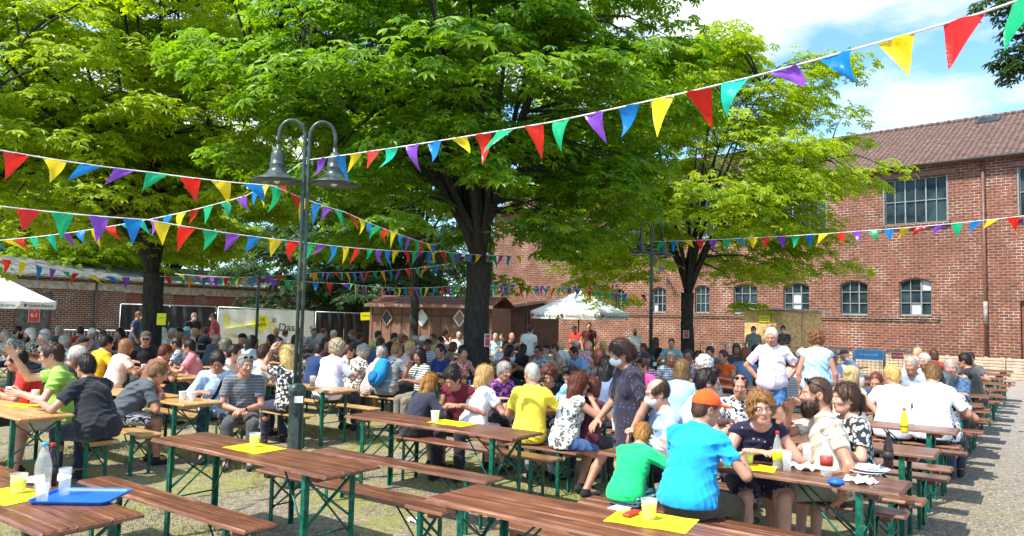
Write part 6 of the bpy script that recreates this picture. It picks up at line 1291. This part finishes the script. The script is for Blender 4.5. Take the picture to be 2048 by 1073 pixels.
put('person in blue shirt leaning on crossed arms at the far right', 1901, 706, 'c', v=12.875, sc=1.02, hair=('crop', 'gr'), top=('4c6c8c', 'floral', '384c64'), pose=P_(lean=20, bulk=1.15, sl=.9, rh=(-.05, .36, .82), lh=(.05, .40, .82), hp=2), q='mid')
put('person in black vest behind the blue shirt at the far right', 1928, 707, 'lb', v=15.125, sc=1.0, hair=('short', 'dk'), top=('202024', 'plain', '000000'), pose=P_(sl=0, lean=10), q='mid')
put('person in white dress with black spots right of the plain white T-shirt', 1890, 738, 'b', v=10.35, sc=.93, hair=('bob', '606870'), top=('e4e4e4', 'floral', '202428'), pose=P_(fem=1, sl=.6, lean=14), q='mid')
# ---- crowd behind
POSES = {'a': P_(lean=12, bulk=1.05), 'd': P_(lean=20, hp=18, sl=.7), 'e': P_(lean=6, hy=25, bulk=1.12, sl=.7), 'g': P_(lean=6, hy=-28, hp=2, lh=(-.06, .30, 1.0), lp=(-.6, .3, -1)), 'w': P_(lean=10, fem=1), 'x': P_(lean=16, fem=1, hy=-20, sl=0), 'y': P_(lean=6, fem=1, hy=22, sl=.8, rh=(.05, .28, 1.02), rp=(.6, .3, -1)),
 's': P_(mode='stand', lean=2, rh=(.2, .10, .86), lh=(-.2, .10, .86), rp=(.6, -.6, 0), lp=(-.6, -.6, 0), palm=(-1, 0, 0)), 't': P_(mode='stand', lean=3, hp=10, rh=(.05, .25, 1.15), lh=(-.05, .25, 1.1), rp=(.6, -.4, -1), lp=(-.6, -.4, -1))}
CR = """
10 664 f w bob:gr c0bca8:floral:404438 patterned olive blouse at the far left edge
38 650 r e short:dk f0f0ea:floral:808070 white patterned shirt and dark beard under the left parasol
60 657 f w bob:wh 3c4034:floral:c8c4a8 dark floral blouse with white hair right of the bearded person
90 649 f a short:wh e8e0c0:plain:0 cream shirt with fair hair in front of the grey gate
86 667 lf a short:gr 90b4d8:plain:0 light blue shirt, sunglasses and grey hair above the green T-shirt
120 652 b e short:gr 16161a:plain:0 black shirt with grey hair in front of the dark brick wall
161 650 lb a short:dk d83018:plain:0 bright red shirt with black hair in front of the brick wall
186 646 r d crop:wh f0f0f0:plain:0 white shirt with pale bald head by the downpipe
166 674 f d cap:16161a 1c1c20:plain:0 black shirt with black cap above the yellow shirt
207 662 c e cap:4c4438 a88890:plain:0 dusty pink shirt with a cap, beard and glasses
158 689 r d short:wh 404450:plain:0 grey jacket with snow white hair behind the black T-shirt
240 657 f y long:dk 24262c:plain:0 dark top with long dark hair by the steel barrier
324 656 f w long:wh f2f0e8:floral:b0a890 white dotted top with long fair hair right of the left trunk
345 654 lf a crop:gr e8e8e4:plain:0 white shirt with thin grey hair below the black tarpaulin
360 650 r a cap:26262c ececec:plain:0 white shirt with dark cap below the black tarpaulin
374 645 f a cap:d8d8d0 e0e0e0:plain:0 white shirt with pale flat cap below the black tarpaulin
391 648 r d short:bl fafafa:plain:0 white shirt with blond hair next to the masked pair
374 663 b d capback:28b0d8 d8dce4:plain:0 pale shirt with a turquoise cap above the salmon pink T-shirt
413 655 b e short:rd 1c1c20:stripe:50545c black striped jacket with reddish hair
454 678 b w bob:5c5c48 a06468:plain:0 dusty red top with olive brown hair left of the red shirt
486 668 r e cap:18181a c82830:plain:0 red shirt with black cap in front of the white banner
506 672 b w long:dk a8b8c0:plain:0 pale blue top with black hair beside the red shirt
541 671 lf w long:dk 2c2c30:floral:80603c dark patterned top with long black hair at the banner
553 654 c a short:gr f0f0f0:plain:0 white shirt with grey hair below the banner lettering
571 661 b d short:dk ece4dc:plain:0 cream shirt with black hair below the banner lettering
558 675 rf e short:dk 604838:floral:a89070 brown patterned shirt with black hair behind the blonde
592 671 b w bob:dk e0d8c8:plain:0 beige top with round black hair left of the lamp post
597 655 f w short:lb d0b890:plain:0 tan top with light brown hair left of the lamp post
628 657 c a short:br c8ccd0:vstripe:505860 grey striped shirt right of the lamp post below the tarpaulin
648 657 b a short:rd d8e4f0:plain:0 light shirt with red brown hair right of the lamp post
668 660 rf w short:wh 98b8dc:plain:0 pale blue top with white hair below the right tarpaulin
652 677 rf w curly:dk 283c60:floral:a04050 dark blue floral top with dark curls behind the lavender shirt
704 657 l a crop:rd 20242c:plain:0 navy T-shirt leaning left with shaved head below the tarpaulin
720 663 b d short:dk 30343c:plain:0 charcoal shirt right of the navy T-shirt
758 659 r a short:dk e8e890:floral:a0a850 pale yellow patterned shirt at the corner of the brown shed
790 658 r d short:dk 16161a:plain:0 black shirt leaning right at the brown shed
806 644 b w bun:bl f2f2ea:plain:0 white top with tall blonde bun in front of the diamond window
810 667 r a crop:rd 26344c:plain:0 navy shirt with shaved red head left of the thin trunk
829 672 lf a crop:gr d8dce0:plain:0 pale grey shirt with balding head at the thin trunk
845 664 l a crop:wh f0f0ec:plain:0 white shirt with bald head right of the thin trunk
866 667 f a short:br e8d878:plain:0 soft yellow shirt with brown hair in front of the shed
881 669 f d short:dk 383c40:floral:d0d0d0 dark shirt with pale flowers in front of the shed
891 661 r y updo:dk e4e8ec:floral:c04050 white and red top with black topknot in front of the shed
918 664 c a crop:gr fafafa:plain:0 white T-shirt facing the camera below the right diamond window
931 667 l d short:dk 803c48:plain:0 wine red shirt just left of the middle trunk
766 692 r a crop:gr f0d8d0:floral:c09080 pale pink patterned shirt beside the blue backpack
822 682 r w short:bl f4c8c8:plain:0 pink top with short blond hair behind the backpack
839 698 lf y bob:dk d8dcd4:stripe:404840 white trimmed top with black bob leaning on one arm
856 679 f e cap:20242c dce4e8:stripe:50606c striped white shirt with dark cap left of the navy tank top
880 689 f w short:dk 1e3470:plain:0 royal navy tank top with short black hair and glasses
907 700 r w bob:rd b08868:plain:0 tan top with dark red bob left of the middle trunk
927 692 rf x updo:dk b04848:floral:e0c0a0 rust floral top with dark pinned hair touching the middle trunk
991 667 c a short:gr a8d4ec:floral:ffffff white and aqua shirt right of the middle trunk
1004 668 f w short:br 5c5c64:plain:0 grey cardigan with brown hair at the red sign
1012 682 c e short:br f4f4f4:plain:0 white shirt smiling below the green sign
1024 665 c e bald:dk 202428:plain:0 black polo with bald head below the green sign
1046 664 c a short:br 383028:plain:0 dark brown shirt with sunglasses left of the standing white T-shirt
1021 692 r x long:dk 803030:plain:0 brick red top with long black hair behind the grey haired one
1047 692 b w long:dk 1c1c22:plain:0 black top with long dark red hair in the centre
1077 692 lf y short:dk c8ccd0:floral:50585c grey patterned top with big sunglasses in the centre
1093 690 b d cap:20242c d0ccb8:floral:808068 khaki patterned shirt right of the big sunglasses
1122 681 b e crop:e0a078 fcfcfc:plain:0 bright white T-shirt with bald sunburnt head
1108 688 l a short:br d0a890:plain:0 apricot shirt with brown hair left of the bald white T-shirt
1150 680 f a short:wh b8b4a8:plain:0 stone coloured shirt with white hair under the right parasol
1147 694 lf d short:dk 88b4e0:plain:0 sky blue shirt with black hair looking down
1178 683 b a crop:e0a080 f0c8d0:floral:d07080 pink and white shirt with bald head right of the sky blue one
1206 683 f w bob:bl e8d8b8:plain:0 cream top with blonde bob left of the masked standing one
1196 700 lb w bob:rd 3c3430:plain:0 dark brown cardigan with chestnut hair next to the masked standing one
1311 676 b e long:br 18181c:plain:0 black T-shirt and long brown hair right of the far lamp
1287 690 f w bob:br d8c8c0:plain:0 pale beige top with brown bob left of the far lamp
1291 706 b w cap:28282c e8d0d8:check:7c3048 pink checked shirt with dark cap left of the far lamp
1343 675 c a short:dk 88b8c0:plain:0 teal shirt with black hair left of the right trunk
1343 702 c a short:gr 5c6874:check:c8d0d8 grey checked shirt facing the camera left of the light blue one
1376 699 c w short:br 7890b8:floral:e0e4f0 blue patterned blouse with glasses below the right trunk
1396 704 lb w bob:dk 3c3c44:plain:0 anthracite top with dark bob below the right trunk
1407 713 l w curly:wh c8c8c8:floral:607080 grey patterned blouse with white curls and glasses
1420 690 f d short:dk 506070:plain:0 slate shirt with dark hair left of the orange top
1473 688 c w bob:br 484c54:plain:0 dark grey top with brown hair left of the booth
1512 690 r a short:dk 26262c:plain:0 black shirt seated in front of the booth corner
1566 693 f w short:dk 5c4c48:plain:0 mocha top with dark hair behind the pinkish shirt
1648 702 b a short:dk 303844:plain:0 charcoal shirt right of the light blue blouse
1688 700 lb d cap:3c4048 6880a0:plain:0 smoky blue shirt with grey cap left of the blue sign
1836 696 r d crop:d09070 f0e0d8:plain:0 pale peach shirt at the far right below the red sign
1868 700 b w bob:br a83838:plain:0 crimson top half hidden at the far right
1940 705 f w short:dk 5c5c60:plain:0 dark grey top at the farthest right table
700 690 r w short:br f0f0f0:floral:909090 white flowered top behind the lavender shirt
762 676 b d short:br 40506c:plain:0 steel blue shirt below the first diamond window
640 668 lf w bob:gr b8c0c8:plain:0 silver grey top with grey bob right of the lamp post
470 690 r w short:dk e8c8b0:plain:0 peach top with dark hair behind the light blue blouse
432 672 b a cap:c8c0a8 586878:plain:0 slate blue shirt with a beige cap beside the black striped jacket
530 690 b w short:br d8d4cc:plain:0 oatmeal top behind the grey striped T-shirt
20 683 r a short:gr 708090:plain:0 slate grey shirt behind the red T-shirt
132 672 b w curly:gr e8ece8:floral:687078 white and grey floral blouse behind the green T-shirt
332 690 b d short:rd 805040:plain:0 copper brown shirt behind the washed grey T-shirt
960 700 b w bob:dk 702838:plain:0 burgundy top in front of the middle trunk
946 705 l d short:dk f0f0f0:stripe:30343c black and white striped shirt at the middle trunk
"""
occ = []
def snap(px, py):  # nearest free place on a bench
    h0 = proj(PD(px, 640, 20)*[1, 1, 0]+[0, 0, CAMH])[1]; dy = max(12, py-h0); Yd = min(29, 1480*.50/dy); best = None
    d = ray(px, py)[:2]; d = d/d[1]
    for u0, u1, v, fs in BL:
        Yb = v/(W@d); P2 = d*Yb; u = U@P2
        if not (u0-.15 < u < u1+.15) or Yb < 3: continue
        cost = abs(math.log(Yb/Yd))*(3 if Yb < Yd else 1)+sum(.6 for q in occ if np.hypot(*(q-P2)) < .46)
        if best is None or cost < best[0]: best = (cost, v, Yb, P2, fs)
    return best
for ln in CR.strip().splitlines():
    t = ln.split(' ', 6); px, py = int(t[0]), int(t[1]); face = t[2]; b = snap(px, py)
    hs, hc_ = t[4].split(':'); tc_, pat, c2 = t[5].split(':')
    sk_ = 'lmmt'[(px*7+py) % 4]; sk_ = 'm' if hs == 'crop' and len(hc_) == 6 else sk_
    kw = dict(hair=(hs, hc_), top=(tc_, pat, c2 if len(c2) == 6 else '202020'), sk=sk_, pose=POSES[t[3]], bot=rng.choice(['30343c', '28344c', '4a4438', '202226', '807868']), fit=True)
    ex = []
    if 'lasses' in t[6]: ex.append(('shades',) if 'sun' in t[6] else ('glasses',))
    if 'beard' in t[6]: ex.append(('beard', 'dk'))
    if face in 'lr' or b is None: pass
    if b is None:
        h0 = 636+.022*(px-1024); Y = min(28, 1480*.50/max(12, py-h0)); put('person in '+t[6], px, py, face, Y=Y, extras=tuple(ex), **kw)
    else: occ.append(b[3]); put('person in '+t[6], px, py, face, v=b[1], extras=tuple(ex), q='mid' if b[2] < 13 else 'lo', **kw)
STD = """
279 612 23.5 r s short:rd 2c4468 navy polo and face mask behind the left trunk|m
389 617 23.5 rf t crop:e0a080 222428 black shirt and white face mask before the black tarpaulin|m
427 622 23.5 l s short:rd d04858 red polo and white face mask at the left end of the banner|m
1062 650 20.0 b s short:br fafafa white T-shirt leaning over a table before the brown shed|
1149 652 25.5 f t cap:28282c e03c30 red vest and dark cap left of the parasol pole|
1178 645 25.0 c s short:dk 50181c dark red polo right of the parasol pole|
1270 657 24.0 c s crop:e0b080 f4f0e8 white top and black face mask before the brick hall|k
1507 653 24.5 c s short:dk 889090 grey green top and face mask before the chipboard booth|m
1566 650 24.0 c t short:dk 686460 brown patterned shirt and face mask at the booth opening|m
"""
for ln in STD.strip().splitlines():
    ln, mk_ = ln.split('|'); t = ln.split(' ', 7); hs, hc_ = t[5].split(':'); ex = (('mask', 'f0f2f4'),) if mk_ == 'm' else ((('mask', '141418'),) if mk_ == 'k' else ())
    pat = 'floral' if 'patterned' in t[7] else 'plain'
    px, py, Y = int(t[0]), int(t[1]), float(t[2])
    # keep standing people off the tables: step to the nearest gap between rows
    put('standing person in '+t[7], px, py, t[3], Y=Y, hair=(hs, hc_), top=(t[6], pat, '302820'), pose=POSES[t[4]], extras=ex, q='lo', sk='m')
for l in LOG:
    if abs(l[3]-l[2]) > 9: print('OFF', l)
print('people', npers)
